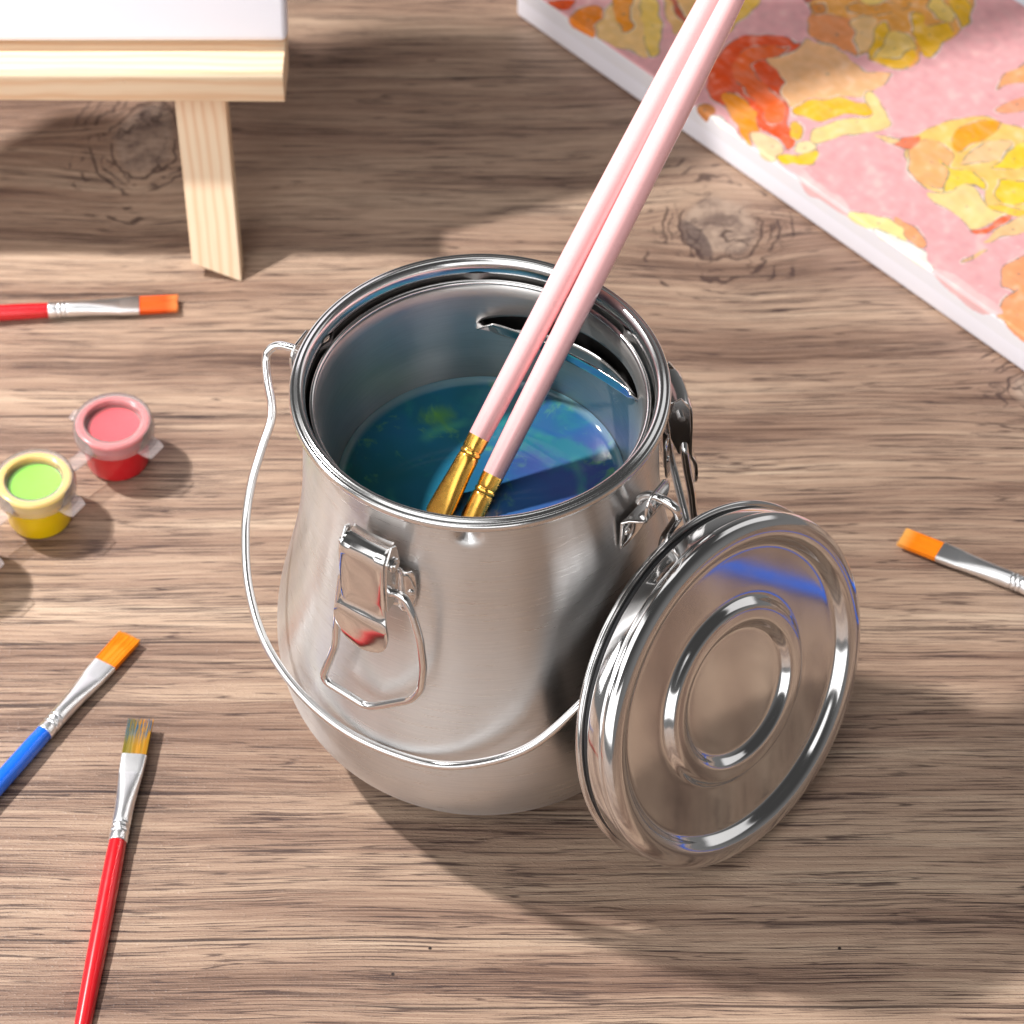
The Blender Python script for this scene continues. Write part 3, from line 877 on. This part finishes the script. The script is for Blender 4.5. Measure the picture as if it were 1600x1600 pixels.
CR = [(53.9, 149.2), (54.1, 149.9), (53.8, 150.5), (53.2, 150.6), (52.6, 150.2), (52.4, 149.5), (52.8, 149.0), (53.4, 148.9)]
V, Fc = lathe([(p[0], p[1]) for p in catmull([(r, z, 0) for r, z in CR], 3, closed=True)], 200, closed=True)
mk("cup_rim", V, Fc, M["rim"], cup, angle=70)
# brush rest: the strip between the slits, pressed in to a shallow chord and twisted at its ends
rows = []
for k in range(41):
    q = k / 40
    d = radians(SL1 - (SL1 - SL0) * q)
    p0 = Vector((50.0 * cos(radians(SL1)), 50.0 * sin(radians(SL1)), 0)); p1 = Vector((50.2 * cos(radians(SL0)), 50.2 * sin(radians(SL0)), 0))
    ch = p0.lerp(p1, q)
    arc = Vector((50.2 * cos(d), 50.2 * sin(d), 0))
    p = ch.lerp(arc, 0.30 + 0.70 * max(0.0, abs(2 * q - 1) - 0.86) / 0.14)
    z = slot_z(math.degrees(d)) + 0.2
    tw = 1.3 * exp(-(q / 0.06) ** 2) + 0.5 * exp(-((1 - q) / 0.05) ** 2) + 0.25
    radv = arc.normalized()
    h = 3.0
    wv = Vector((0, 0, cos(tw))) * h - radv * sin(tw) * h
    wig = 0.35 * sin(k * 1.9) * exp(-(q / 0.10) ** 2)
    rows.append([p + Vector((0, 0, z + wig)) + wv * (s / 2 - 1) for s in range(5)])
mk("brush_rest", *sheet(rows), M["plate"], cup, solid=0.6)

# ------------------------------------------------------------------ paint water
ZW = 110.0
Rw = 47.0
wp = [(0, ZW), (12, ZW), (24, ZW), (36, ZW), (42.5, ZW), (44.2, ZW + .05), (45.4, ZW + .25), (46.2, ZW + .7), (46.75, ZW + 1.3), (47.1, ZW + 1.9), (Rw - 1.2, ZW - 6), (Rw - 4, 90), (42.0, 79), (0, 78)]
V, Fc = lathe(wp, 160)
water = mk("paint_water", V, Fc, M["water"], angle=50)
tag(water, "murky blue green paint water with yellow green swirls filling the inner cup", "water")

# ------------------------------------------------------------------ lid leaning on the pot
nrm = Vector((0.68761, -0.65686, 0.30940)); sx_ = Vector((0.69075, 0.72309, 0)).normalized(); up_ = nrm.cross(sx_)
lc = Vector((83.977, -50.202, 63.304))
Ml = Matrix(((sx_.x, up_.x, nrm.x, lc.x * S), (sx_.y, up_.y, nrm.y, lc.y * S), (sx_.z, up_.z, nrm.z, lc.z * S), (0, 0, 0, 1)))
lid = empty("pot_lid", matrix=Ml)
tag(lid, "round polished steel lid with a raised ring, leaning on its edge against the pot", "lid")
LID = [(0, -2.3), (7, -2.3), (14, -2.3), (19, -2.3), (21.6, -2.3), (22.6, -2.1), (23.6, -1.4), (24.8, -0.1), (25.8, 0.45), (28.0, 0.55), (30.2, 0.45), (31.3, -0.2), (32.4, -1.5), (33.2, -2.15), (34.2, -2.3), (36.5, -2.3), (40, -2.3), (44, -2.3), (47.5, -2.3), (49.6, -2.3), (50.6, -2.1), (51.5, -1.3), (52.6, 0.2), (53.8, 1.2), (55.4, 1.75), (57.4, 1.8), (59.3, 1.3), (60.6, 0.35), (61.35, -0.9), (61.5, -2.0), (61.35, -2.5), (60.7, -2.9), (60.5, -3.3), (60.8, -3.9), (61.0, -6.0), (60.9, -8.6), (60.4, -9.6), (59.6, -10.2), (59.4, -10.7), (60.2, -11.0), (61.8, -11.3), (62.3, -12.0), (62.1, -12.9), (61.2, -13.3), (59.9, -13.2), (58.8, -12.6)]
lp = [(p[0], p[1]) for p in catmull([(r, z, 0) for r, z in LID], 4)]
back = [(58.6, -11.0), (58.8, -6.5), (59.2, -3.0), (59.0, -1.0), (57.2, 0.6), (55.0, 0.8), (53.4, -0.4), (52.2, -2.2), (50.6, -3.3), (40, -3.4), (0, -3.4)]
V, Fc = lathe(lp, 240)
mk("lid_shell", V, Fc, M["lid"], lid, angle=75)
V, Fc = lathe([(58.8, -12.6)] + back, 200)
mk("underside", V, Fc, M["under"], lid, angle=60)  # dark base carries the shade behind the leaning lid
gk = [(60.4, -9.7), (60.6, -10.3), (60.3, -10.9), (59.6, -10.7), (59.5, -10.1)]
V, Fc = lathe([(p[0], p[1]) for p in catmull([(r, z, 0) for r, z in gk], 3, closed=True)], 160, closed=True)
gm = NT("dark_groove"); gm.set(Base_Color=(0.02, 0.02, 0.022, 1), Roughness=0.5)
mk("groove_ring", V, Fc, gm.m, lid)  # dark ring set in the groove beside the flange

# ------------------------------------------------------------------ long pink brushes standing in the cup
def ring_loft(sections, n=28):
    """sections of (x, half width y, half height z, squareness) along x"""
    V, Fc = [], []
    for (x, a, b, sq) in sections:
        for k in range(n):
            th = 2 * pi * k / n
            c, s = cos(th), sin(th)
            e_ = 2.0 / (2.0 + sq)
            V.append((x, a * math.copysign(abs(c) ** e_, c), b * math.copysign(abs(s) ** e_, s)))
    m = len(sections)
    for i in range(m - 1):
        for k in range(n):
            k2 = (k + 1) % n
            Fc.append((i * n + k, i * n + k2, (i + 1) * n + k2, (i + 1) * n + k))
    Fc.append(tuple(range(n)))
    Fc.append(tuple((m - 1) * n + k for k in range(n)))
    return V, Fc

def smooth_sections(secs, per=4):
    P = [Vector((a, b, c, d)) for a, b, c, d in secs]
    out = []
    for i in range(len(P) - 1):
        p0, p1, p2, p3 = P[max(i - 1, 0)], P[i], P[i + 1], P[min(i + 2, len(P) - 1)]
        for s in range(per):
            t = s / per
            v = 0.5 * ((2 * p1) + (p2 - p0) * t + (2 * p0 - 5 * p1 + 4 * p2 - p3) * t * t + (3 * p1 - p0 - 3 * p2 + p3) * t ** 3)
            out.append((v[0], max(v[1], .02), max(v[2], .02), max(v[3], 0)))
    out.append(tuple(P[-1]))
    return out

def axis_matrix(tip, direction, roll=0.0):
    """local +x runs from handle to bristle tip; the origin is at the tip's far end = start of the ferrule"""
    x = Vector(direction).normalized()
    zref = Vector((0, 0, 1))
    y = zref.cross(x).normalized()
    z = x.cross(y)
    y2 = y * cos(roll) + z * sin(roll)
    z2 = x.cross(y2)
    return Matrix(((x.x, y2.x, z2.x, tip[0] * S), (x.y, y2.y, z2.y, tip[1] * S), (x.z, y2.z, z2.z, tip[2] * S), (0, 0, 0, 1)))

def bristle_mesh(x0, x1, w, h, n, rnd):
    V, Fc = [], []
    def strand(y, z, xe, yo, rad):
        b = len(V)
        k = 5
        for (x, rr, yy) in [(x0, rad, y), ((x0 + xe) / 2, rad, y + yo * .4), (xe - 0.6, rad * .8, y + yo), (xe, rad * .3, y + yo)]:
            for i in range(k):
                th = 2 * pi * i / k
                V.append((x, yy + rr * cos(th), z * (1 - 0.25 * (x - x0) / (x1 - x0)) + rr * sin(th)))
        for j in range(3):
            for i in range(k):
                i2 = (i + 1) % k
                Fc.append((b + j * k + i, b + j * k + i2, b + (j + 1) * k + i2, b + (j + 1) * k + i))
    for i in range(n):
        y = -w + 2 * w * (i + .5) / n + rnd.uniform(-.05, .05)
        for j in range(3):
            strand(y, h * (j - 1) * 0.8 + rnd.uniform(-.1, .1), x1 + rnd.uniform(-.7, .25), y * 0.05 + rnd.uniform(-.10, .10), 2 * w / n * 0.72)
    c = ring_loft([(x0 - .5, w * .98, h, 3), (x0 + (x1 - x0) * .5, w * 1.0, h * .85, 3), (x1 - 1.0, w * 1.0, h * .55, 3)], 32)
    return join((V, Fc), c)

def long_brush(name, label, low, high, roll, seed, length=245):
    low, high = Vector(low), Vector(high)
    d = (low - high).normalized()
    o = empty(name, matrix=axis_matrix(low, d, roll))
    tag(o, label, "paintbrush", "long pink brushes in the cup")
    # x = 0 at the joint of handle and ferrule
    secs = [(-length, 1.2, 1.2, 0), (-length + 2, 1.9, 1.9, 0), (-length + 30, 2.6, 2.6, 0), (-150, 4.1, 4.1, 0), (-110, 4.3, 4.3, 0), (-70, 4.25, 4.25, 0), (-25, 3.9, 3.9, 0), (0.5, 3.55, 3.55, 0)]
    V, Fc = ring_loft(smooth_sections(secs, 6), 40)
    mk("handle", V, Fc, M["pink"], o)
    fs = [(-0.4, 3.2, 3.2, 0), (0, 3.55, 3.55, 0), (4.4, 3.5, 3.5, 0), (5.0, 3.25, 3.25, 0), (5.6, 3.6, 3.55, 0), (6.4, 3.6, 3.55, 0), (7.0, 3.25, 3.25, 0), (7.8, 3.6, 3.5, 0), (14, 4.0, 3.5, 0), (22, 4.7, 3.2, .3), (32, 5.3, 2.2, 1.0)]
    V, Fc = ring_loft(smooth_sections(fs, 5), 40)
    # crimp marks pressed in round the neck
    W = []
    for (x, y, z) in V:
        if 4.0 < x < 8.2:
            th = math.atan2(z, y)
            k = 1 - 0.045 * max(0.0, cos(th * 7 + x))
            y, z = y * k, z * k
        W.append((x, y, z))
    mk("ferrule", W, Fc, M["gold"], o)
    V, Fc = bristle_mesh(31.5, 46, 5.3, 1.5, 26, random.Random(seed))
    mk("bristles", V, Fc, M["orange"], o)

long_brush("paintbrush", "long pink handled brush with gold ferrule standing in the cup, nearer its left wall", LB1[0], LB1[1], 0.3, 1)
long_brush("paintbrush", "long pink handled brush with gold ferrule standing in the cup, nearer the leaning lid", LB2[0], LB2[1], 0.5, 2)

# ------------------------------------------------------------------ small flat brushes lying on the table
def flat_brush(label, tip, back_, handle, bristles, seed, length=128, ferr=35.5, bl=15.5, wid=4.35, roll=0.0, lift=0.0):
    tip, back_ = Vector(tip), Vector(back_)
    d = (tip - back_).normalized()
    joint = tip - d * (bl + ferr)
    d3 = Vector((d.x, d.y, lift)).normalized()
    o = empty("paintbrush", matrix=axis_matrix((joint.x, joint.y, 3.35), d3, roll))
    tag(o, label, "paintbrush", "small flat brushes lying on the table")
    secs = [(-length, .9, .9, 0), (-length + 1.5, 1.5, 1.5, 0), (-length + 25, 2.1, 2.1, 0), (-60, 3.0, 3.0, 0), (-35, 3.25, 3.25, 0), (-10, 3.2, 3.2, 0), (0.5, 2.95, 2.95, 0)]
    V, Fc = ring_loft(smooth_sections(secs, 5), 36)
    mk("handle", V, Fc, handle, o)
    rn = random.Random(seed)
    fs = [(-0.3, 3.0, 3.0, 0), (0, 3.28, 3.28, 0), (2.6, 3.25, 3.25, 0), (3.1, 3.02, 3.02, 0), (3.6, 3.30, 3.30, 0), (4.4, 3.30, 3.30, 0), (4.9, 3.0, 3.0, 0), (5.5, 3.28, 3.28, 0), (6.3, 3.28, 3.28, 0), (6.8, 3.0, 3.0, 0), (7.4, 3.25, 3.25, 0), (13, 3.3, 3.1, 0), (20, 3.6, 2.5, .4), (ferr - 8.6, 4.05, 1.75, 1.4), (ferr - 7.6, 4.15, 1.6, 2.4), (ferr - 4, 4.3, 1.5, 3), (ferr, wid + .1, 1.4, 3)]
    V, Fc = ring_loft(smooth_sections(fs, 4), 40)
    W = []
    for (x, y, z) in V:
        th = math.atan2(z, y)
        if 2.2 < x < 8.0:
            k = 1 - 0.06 * max(0.0, sin(th * 9 + x * 2.0 + seed)) * max(0.0, sin((x - 2.2) / 5.8 * pi))
            y, z = y * k, z * k
        W.append((x, y, z))
    mk("ferrule", W, Fc, M["alu"], o)
    V, Fc = bristle_mesh(ferr - .3, ferr + bl, wid - .15, 1.05, 30, rn)
    # bristle material runs on local x measured from the ferrule: shift so that x = 0 there
    sh = Matrix.Translation((( ferr) * S, 0, 0))
    b_ = mk("bristles", [(x - ferr, y, z) for x, y, z in V], Fc, bristles, o)
    b_.matrix_local = sh
    return o

flat_brush("red handled flat brush with deep orange bristles lying below the easel leg", (-123.0, 194.6, 3), (-179, 189.6, 3), M["red"], M["deep_orange"], 3, lift=-0.012)
flat_brush("blue handled flat brush with clean orange bristles lying left of the pot", (-127.0, 23.6, 3), (-153, -20.2, 3), M["blue"], M["orange"], 4, lift=-0.012)
flat_brush("red handled flat brush with blue and green paint stains on its bristles", (-119.6, -15.8, 3), (-123.4, -68.2, 3), M["red"], M["dirty"], 5, lift=0.03)
flat_brush("flat brush with pale orange bristles and silver ferrule lying right of the lid", (154.0, 71.0, 3), (194.9, 47.9, 3), M["blue"], M["pale_orange"], 6, lift=-0.012)

flat_brush("blue handled brush lying off to the right, mirrored as a blue band in the lid", (402.0, -121.0, 3), (372, -102.0, 3), M["blue"], M["orange"], 8, lift=-0.012, length=190)
# ------------------------------------------------------------------ strip of little paint pots
p1 = Vector((-139.6, 112.0, 0)); step = Vector((-26.4, -29.0, 0))
PS = 1.13
strip = empty("paint_pot_strip", (p1.x, p1.y, 0))
tag(strip, "joined strip of small red and yellow paint pots under milky plastic caps", "paint pots")
ang = math.atan2(step.y, step.x)
def paint_pot(c, body, paint, label, tilt):
    q = Matrix.Translation((c - p1) * S) @ Matrix.Rotation(ang, 4, 'Z') @ Matrix.Scale(PS, 4)
    prof_ = [(0, 0.3), (9.4, 0.3), (10.2, 0.8), (10.5, 1.8), (10.9, 10), (11.15, 14.6), (12.3, 15.0), (12.55, 16.0), (12.4, 18.0), (11.6, 18.75), (9.9, 18.75), (9.3, 18.2), (9.05, 17.8), (8.85, 16.2), (0, 16.2)]
    b = mk("paint_pot", *lathe(prof_, 64), body, None, matrix=q)
    b.parent = strip
    b["label"] = label
    mk("paint", *lathe([(0, 16.6), (8.2, 16.6), (8.7, 16.75), (8.7, 16.25), (0, 16.22)], 48), paint, b)
    lidm = [(0, 17.3), (7.8, 17.3), (8.5, 17.45), (8.9, 18.0), (9.15, 19.2), (9.5, 19.7), (10.2, 19.9), (11.6, 20.0), (12.4, 19.9), (12.9, 19.5), (13.1, 18.8), (13.15, 17.4), (13.4, 17.1), (13.55, 16.6), (13.5, 14.2), (13.2, 14.0), (12.9, 14.2), (12.8, 17.0), (12.4, 18.9), (10.2, 19.2), (9.6, 18.95), (9.2, 18.0), (8.7, 16.95), (0, 16.9)]
    lidm = [(r, z) for r, z in lidm if True]
    cv_, cf_ = lathe(lidm, 72)
    idx = [1 if max(sqrt(cv_[i][0] ** 2 + cv_[i][1] ** 2) for i in f) < 9.15 else 0 for f in cf_]
    ld = mk("cap", cv_, cf_, M["milky"], b, mats=[M["film"]], midx=idx)
    # thumb tab and hinge tabs, moulded with the cap
    def tab(a_, w, l0, l1, z0, z1):
        ca, sa = cos(a_), sin(a_)
        rows = []
        for i in range(5):
            f = i / 4
            r = l0 + (l1 - l0) * f
            z = z0 + (z1 - z0) * f
            ww = w * (1 - 0.25 * f ** 3)
            rows.append([(r * ca - (-ww + 2 * ww * k / 6) * sa, r * sa + (-ww + 2 * ww * k / 6) * ca, z) for k in range(7)])
        return sheet(rows)
    for (nm, a_, w, l0, l1, z0, z1) in [("thumb_tab", radians(100), 4.4, 12.9, 18.2, 15.3, 14.2), ("hinge_tab", radians(-68), 2.6, 13.0, 15.6, 17.0, 16.6), ("hinge_tab", radians(-112), 2.6, 13.0, 15.8, 16.2, 15.6)]:
        mk(nm, *tab(a_, w, l0, l1, z0, z1), M["milky"], ld, solid=0.9)
pots = [(M["pot_red"], M["paint_red"], "paint pot holding red paint"), (M["pot_yellow"], M["paint_lime"], "paint pot holding yellow paint"), (M["pot_yellow"], M["paint_lime"], None)]
for i, (b_, pnt, lb) in enumerate(pots):
    c = p1 + step * i
    q = paint_pot(c, b_, pnt, lb or "paint pot at the end of the strip", 0)
for i in range(2):
    a0 = step * i + step.normalized() * 12.0; a1 = step * (i + 1) - step.normalized() * 12.0
    side = Vector((-step.y, step.x, 0)).normalized()
    rows = [[a0.lerp(a1, f) + side * s * 2.9 + Vector((0, 0, 15.4 - 1.1 * sin(pi * f))) for s in (-1, -.33, .33, 1)] for f in (0, .2, .4, .6, .8, 1)]
    mk("strap", *sheet(rows), M["milky"], strip, solid=1.1)

# ------------------------------------------------------------------ table easel with a blank canvas
easel = empty("table_easel", (-160, 230, 0))
tag(easel, "small pale pine easel with a ledge, holding up the blank white canvas", "easel")
E0 = Vector((-160, 230, 0))
def plank(name, pts, thick, nvec, along, mat=None, push=None):
    """prism from a face outline, pushed back along nvec; its object axis x follows the grain"""
    x = Vector(along).normalized(); z = Vector(nvec).normalized(); y = z.cross(x).normalized(); x = y.cross(z)
    o0 = Vector(pts[0])
    mt = Matrix(((x.x, y.x, z.x, (o0.x - E0.x) * S), (x.y, y.y, z.y, (o0.y - E0.y) * S), (x.z, y.z, z.z, (o0.z - E0.z) * S), (0, 0, 0, 1)))
    L = [((Vector(p) - o0).dot(x), (Vector(p) - o0).dot(y)) for p in pts]
    n_ = len(L)
    pv = Vector(push) if push else z * thick
    pl_ = (pv.dot(x), pv.dot(y), pv.dot(z))
    V = [(a, b, 0) for a, b in L] + [(a + pl_[0], b + pl_[1], pl_[2]) for a, b in L]
    Fc = [tuple(range(n_)), tuple(range(2 * n_ - 1, n_ - 1, -1))] + [(i, (i + 1) % n_, n_ + (i + 1) % n_, n_ + i) for i in range(n_)]
    o = mk(name, V, Fc, mat or M["pine"], None, smooth=False, matrix=mt)
    o.parent = easel
    bevel(o, 0.5, 2)
    return o
lean = Vector((0, 0.387, 0.922))           # up along the leaning legs
nb = Vector((0, 0.85, -0.527))            # into the back of the legs
def leg_pts(sgn, xc):
    # measured on the visible right leg, mirrored for the other
    P_ = [(-98.8, 209.6, 0), (-118.65, 213.4, 6.4), (-132.7, 327, 168), (-111.0, 327, 168)]
    out = []
    for (x, y, z) in P_:
        yy = 209.6 + z * 0.62
        out.append((xc + sgn * (x - xc), yy, z))
    return out
plank("leg", leg_pts(1, -195), 8, nb, (-0.08, 0.527, 0.85), push=(0, 10, 0))
plank("leg", leg_pts(-1, -195), 8, nb, (0.08, 0.527, 0.85), push=(0, 10, 0))
plank("rear_leg", [(-203, 415, 0), (-187, 415, 0), (-187, 338, 160), (-203, 338, 160)], 8, (0, 0.93, 0.37), (0, -0.37, 0.93), push=(0, 9, 0))
# ledge: a bar with a rounded front edge
LZ = 71.0
sec = [(236.8, LZ), (259.6, LZ), (266.0, LZ + 14.2), (240.0, LZ + 14.2), (238.2, LZ + 13.6), (237.0, LZ + 12.2), (236.6, LZ + 10.0)]
xr, xl = -78.6, -312.0
n_ = len(sec)
V = [(0, y - 236.8, z - LZ) for y, z in sec] + [(xl - xr, y - 236.8, z - LZ) for y, z in sec]
Fc = [tuple(range(n_)), tuple(range(2 * n_ - 1, n_ - 1, -1))] + [(i, (i + 1) % n_, n_ + (i + 1) % n_, n_ + i) for i in range(n_)]
ledge = mk("ledge", V, Fc, M["pine"], None, angle=50, matrix=Matrix.Translation(((xr - E0.x) * S, (236.8 - E0.y) * S, LZ * S)) @ Matrix.Rotation(radians(-0.5), 4, 'Z'))
ledge.parent = easel
bevel(ledge, 0.45, 2)

def canvas_block(name, w, h, th, mt, mat):
    """stretched canvas: soft rounded edges, bottom left corner of its face at the origin, z towards the viewer"""
    bm = bmesh.new()
    V, Fc = box(0, w * S, 0, h * S, -th * S, 0)
    vs = [bm.verts.new(v) for v in V]
    for f in Fc: bm.faces.new([vs[i] for i in f])
    bmesh.ops.recalc_face_normals(bm, faces=bm.faces)
    bmesh.ops.bevel(bm, geom=list(bm.edges), offset=2.2 * S, segments=5, profile=0.5, affect='EDGES')
    me = bpy.data.meshes.new(name)
    bm.to_mesh(me); bm.free()
    me.materials.append(mat)
    me.polygons.foreach_set("use_smooth", [True] * len(me.polygons))
    o = bpy.data.objects.new(name, me)
    COL.objects.link(o)
    o.matrix_world = mt
    return o
# blank canvas leans on the easel legs and stands on the ledge
cy0 = 250.6
face_n = Vector((0, -0.922, 0.387))
Mc = Matrix(((1, 0, 0, -300 * S), (0, lean.y, face_n.y, cy0 * S), (0, lean.z, face_n.z, (LZ + 14.6 + 4.4) * S), (0, 0, 0, 1)))
cv = canvas_block("blank_canvas", 222.4, 300, 11, Mc, M["canvas"])
tag(cv, "blank white stretched canvas standing on the easel ledge", "canvas")

# ------------------------------------------------------------------ painted canvas lying flat
PU, PV, PT = 300.0, 240.0, 19.0
def raster_painting():
    step_ = 0.42
    nu, nv = int(PU / step_) + 1, int(160 / step_) + 1
    U_, V_ = np.meshgrid(np.linspace(0, PU, nu), np.linspace(-8, 152, nv), indexing='ij')
    rs = np.random.RandomState(4)
    wu = np.zeros_like(U_); wv = np.zeros_like(U_)
    for k in range(26):
        f = rs.uniform(0.05, 0.40); a = rs.uniform(0, 2 * pi); ph = rs.uniform(0, 6.28, 2)
        am = 0.16 / (f ** 0.8 + 0.15)
        s = (U_ * cos(a) + V_ * sin(a)) * f * 2
        wu += am * np.sin(s + ph[0]); wv += am * np.sin(s * 1.1 + ph[1])
    wu *= 0.42; wv *= 0.42
    X_, Y_ = U_ + wu, V_ + wv
    ground = np.array(lin((232, 168, 171))[:3])
    img = np.zeros(U_.shape + (3,)) + ground
    img[V_ < -0.4] = np.array(lin((236, 234, 240))[:3])
    gap = np.array(lin((250, 243, 232))[:3]); pen = np.array(lin((112, 118, 112))[:3])
    for i, (c, poly) in enumerate(PATCHES):
        P = np.array(poly, float)
        inside = np.zeros(U_.shape, bool)
        dist = np.full(U_.shape, 1e9)
        n = len(P)
        lo, hi = P.min(0) - 4, P.max(0) + 4
        s0 = np.searchsorted(U_[:, 0], lo[0]); s1 = np.searchsorted(U_[:, 0], hi[0])
        t0 = np.searchsorted(V_[0], lo[1]); t1 = np.searchsorted(V_[0], hi[1])
        if s1 <= s0 or t1 <= t0: continue
        sl = (slice(s0, s1), slice(t0, t1))
        x, y = X_[sl], Y_[sl]
        # soften the traced outline
        Q = []
        for k in range(n):
            p0, p1_, p2_, p3 = P[k - 1], P[k], P[(k + 1) % n], P[(k + 2) % n]
            for q in range(4):
                tt = q / 4
                Q.append(0.5 * ((2 * p1_) + (p2_ - p0) * tt + (2 * p0 - 5 * p1_ + 4 * p2_ - p3) * tt ** 2 + (3 * p1_ - p0 - 3 * p2_ + p3) * tt ** 3))
        Q = np.array(Q); m = len(Q)
        ins = np.zeros(x.shape, bool); dd = np.full(x.shape, 1e9)
        for k in range(m):
            a, b = Q[k], Q[(k + 1) % m]
            cross = (a[1] > y) != (b[1] > y)
            with np.errstate(divide='ignore', invalid='ignore'):
                xi = a[0] + (y - a[1]) / (b[1] - a[1] + 1e-12) * (b[0] - a[0])
            ins ^= cross & (x < xi)
            ab = b - a
            tt = np.clip(((x - a[0]) * ab[0] + (y - a[1]) * ab[1]) / (ab @ ab + 1e-9), 0, 1)
            dd = np.minimum(dd, np.hypot(x - a[0] - tt * ab[0], y - a[1] - tt * ab[1]))
        sub = img[sl]
        col = np.array(lin(c)[:3])
        col = np.clip(col + 0.05 * (col - col.mean()), 0.01, 0.95) * 0.94
        tint = 1 + 0.05 * np.sin(x * 0.3 + i) * np.cos(y * 0.22 + i * 1.7)
        sub[ins] = (col[None, :] * tint[ins][:, None])
        wob = 0.5 + 0.5 * np.sin(x * 0.35 + y * 0.27 + i)
        pink = abs(c[0] - 243) < 2 and abs(c[2] - 196) < 2
        if not pink:
            e1 = (dd < 0.30) & (wob > 0.15) & (V_[sl] > -0.5)
            e2 = (~ins) & (dd < 0.75) & (dd >= 0.30) & (wob > 0.80) & (V_[sl] > -0.5)
            sub[e2] = sub[e2] * 0.45 + gap * 0.55
            sub[e1] = sub[e1] * 0.35 + pen * 0.65
            cxy = Q.mean(0)
            dot = (np.hypot(x - cxy[0], (y - cxy[1]) * 0.8) < 0.55) & ins
            sub[dot] = sub[dot] * 0.5 + pen * 0.5
        img[sl] = sub
    # uneven brushwork: patches of thicker and thinner paint, streaks along the strokes
    mot = np.zeros_like(U_)
    for k in range(40):
        f = rs.uniform(0.04, 0.55); a = rs.uniform(0, 2 * pi); ph = rs.uniform(0, 6.28)
        mot += np.sin((U_ * cos(a) + V_ * sin(a)) * f * 2 + ph + 1.5 * np.sin(U_ * 0.11 * (k % 5 + 1) + V_ * 0.09 * (k % 4 + 1))) / (1 + 2 * f)
    mot /= mot.std()
    keep_ = (V_ > -0.4)[..., None]
    img = np.where(keep_, img * (1 + 0.04 * np.clip(mot, -2, 2))[..., None], img)
    thin = np.clip((mot - 1.0) * 0.12, 0, 0.2)[..., None]
    img = np.where(keep_, img * (1 - thin) + np.array(lin((252, 232, 214))[:3]) * thin, img)
    # lifted flecks where the ground shows through the pink
    for k in range(70):
        u0, v0 = rs.uniform(150, 300), rs.uniform(2, 70)
        r = rs.uniform(0.6, 1.9)
        q = np.hypot(X_ - u0, (Y_ - v0) * rs.uniform(.7, 1.3)) / r
        w = np.clip(1.2 - q, 0, 1)[..., None] * 0.28
        g = (np.abs(img - ground).sum(-1) < 0.02)[..., None]
        img = np.where(g, img * (1 - w) + np.array(lin((250, 226, 220))[:3]) * w, img)
    return U_, V_, img

def painted_canvas():
    U_, V_, img = raster_painting()
    nu, nv = U_.shape
    rad = 1.6
    # the sheet runs up the side (v < 0), over a rounded fold, then flat
    def place(v):
        # arc length v: 0 at the middle of the fold
        q = rad * pi / 2
        s = v + q / 2
        if s < 0: return 0.0, PT - rad + s
        if s > q: return rad + (s - q), PT
        a = s / rad
        return rad - rad * cos(a), PT - rad + rad * sin(a)
    py = np.zeros(nv); pz = np.zeros(nv)
    for j in range(nv): py[j], pz[j] = place(V_[0, j])
    co = np.stack([U_, np.broadcast_to(py, U_.shape), np.broadcast_to(pz, U_.shape)], -1).reshape(-1, 3) * S
    # round the left corner of the sheet a little
    me = bpy.data.meshes.new("painted_canvas")
    ii, jj = np.meshgrid(np.arange(nu - 1), np.arange(nv - 1), indexing='ij')
    a = (ii * nv + jj).ravel()
    quads = np.stack([a, a + nv, a + nv + 1, a + 1], -1).astype(np.int32)
    extra_v = []
    me.vertices.add(len(co)); me.vertices.foreach_set("co", co.ravel())
    me.loops.add(quads.size); me.loops.foreach_set("vertex_index", quads.ravel())
    me.polygons.add(len(quads)); me.polygons.foreach_set("loop_start", np.arange(0, quads.size, 4, dtype=np.int32))
    me.polygons.foreach_set("loop_total", np.full(len(quads), 4, np.int32))
    me.update(calc_edges=True)
    ca = me.color_attributes.new("paint", 'FLOAT_COLOR', 'POINT')
    ca.data.foreach_set("color", np.concatenate([img.reshape(-1, 3), np.ones((nu * nv, 1))], 1).astype(np.float32).ravel())
    me.polygons.foreach_set("use_smooth", [True] * len(me.polygons))
    me.materials.append(M["paint"])
    return me

ux = Vector((0.66703, -0.74503, 0)); vx_ = Vector((0.74503, 0.66703, 0))
Mp = Matrix(((ux.x, vx_.x, 0, 11.764 * S), (ux.y, vx_.y, 0, 378.867 * S), (0, 0, 1, 0.0004), (0, 0, 0, 1)))
pc = empty("painted_canvas", matrix=Mp)
tag(pc, "painted canvas of orange and yellow blossoms on pink, lying flat on the table", "painting")
me = painted_canvas()
face = bpy.data.objects.new("painted_face", me); COL.objects.link(face); face.parent = pc
# the stretcher under it, white canvas on the sides, soft corners
blk = canvas_block("canvas_block", PU + 0.8, PV, PT - 0.25, Matrix.Identity(4), M["canvas"])
blk.location = (-0.4 * S, 0.12 * S, (PT - 0.25) * S)
blk.parent = pc
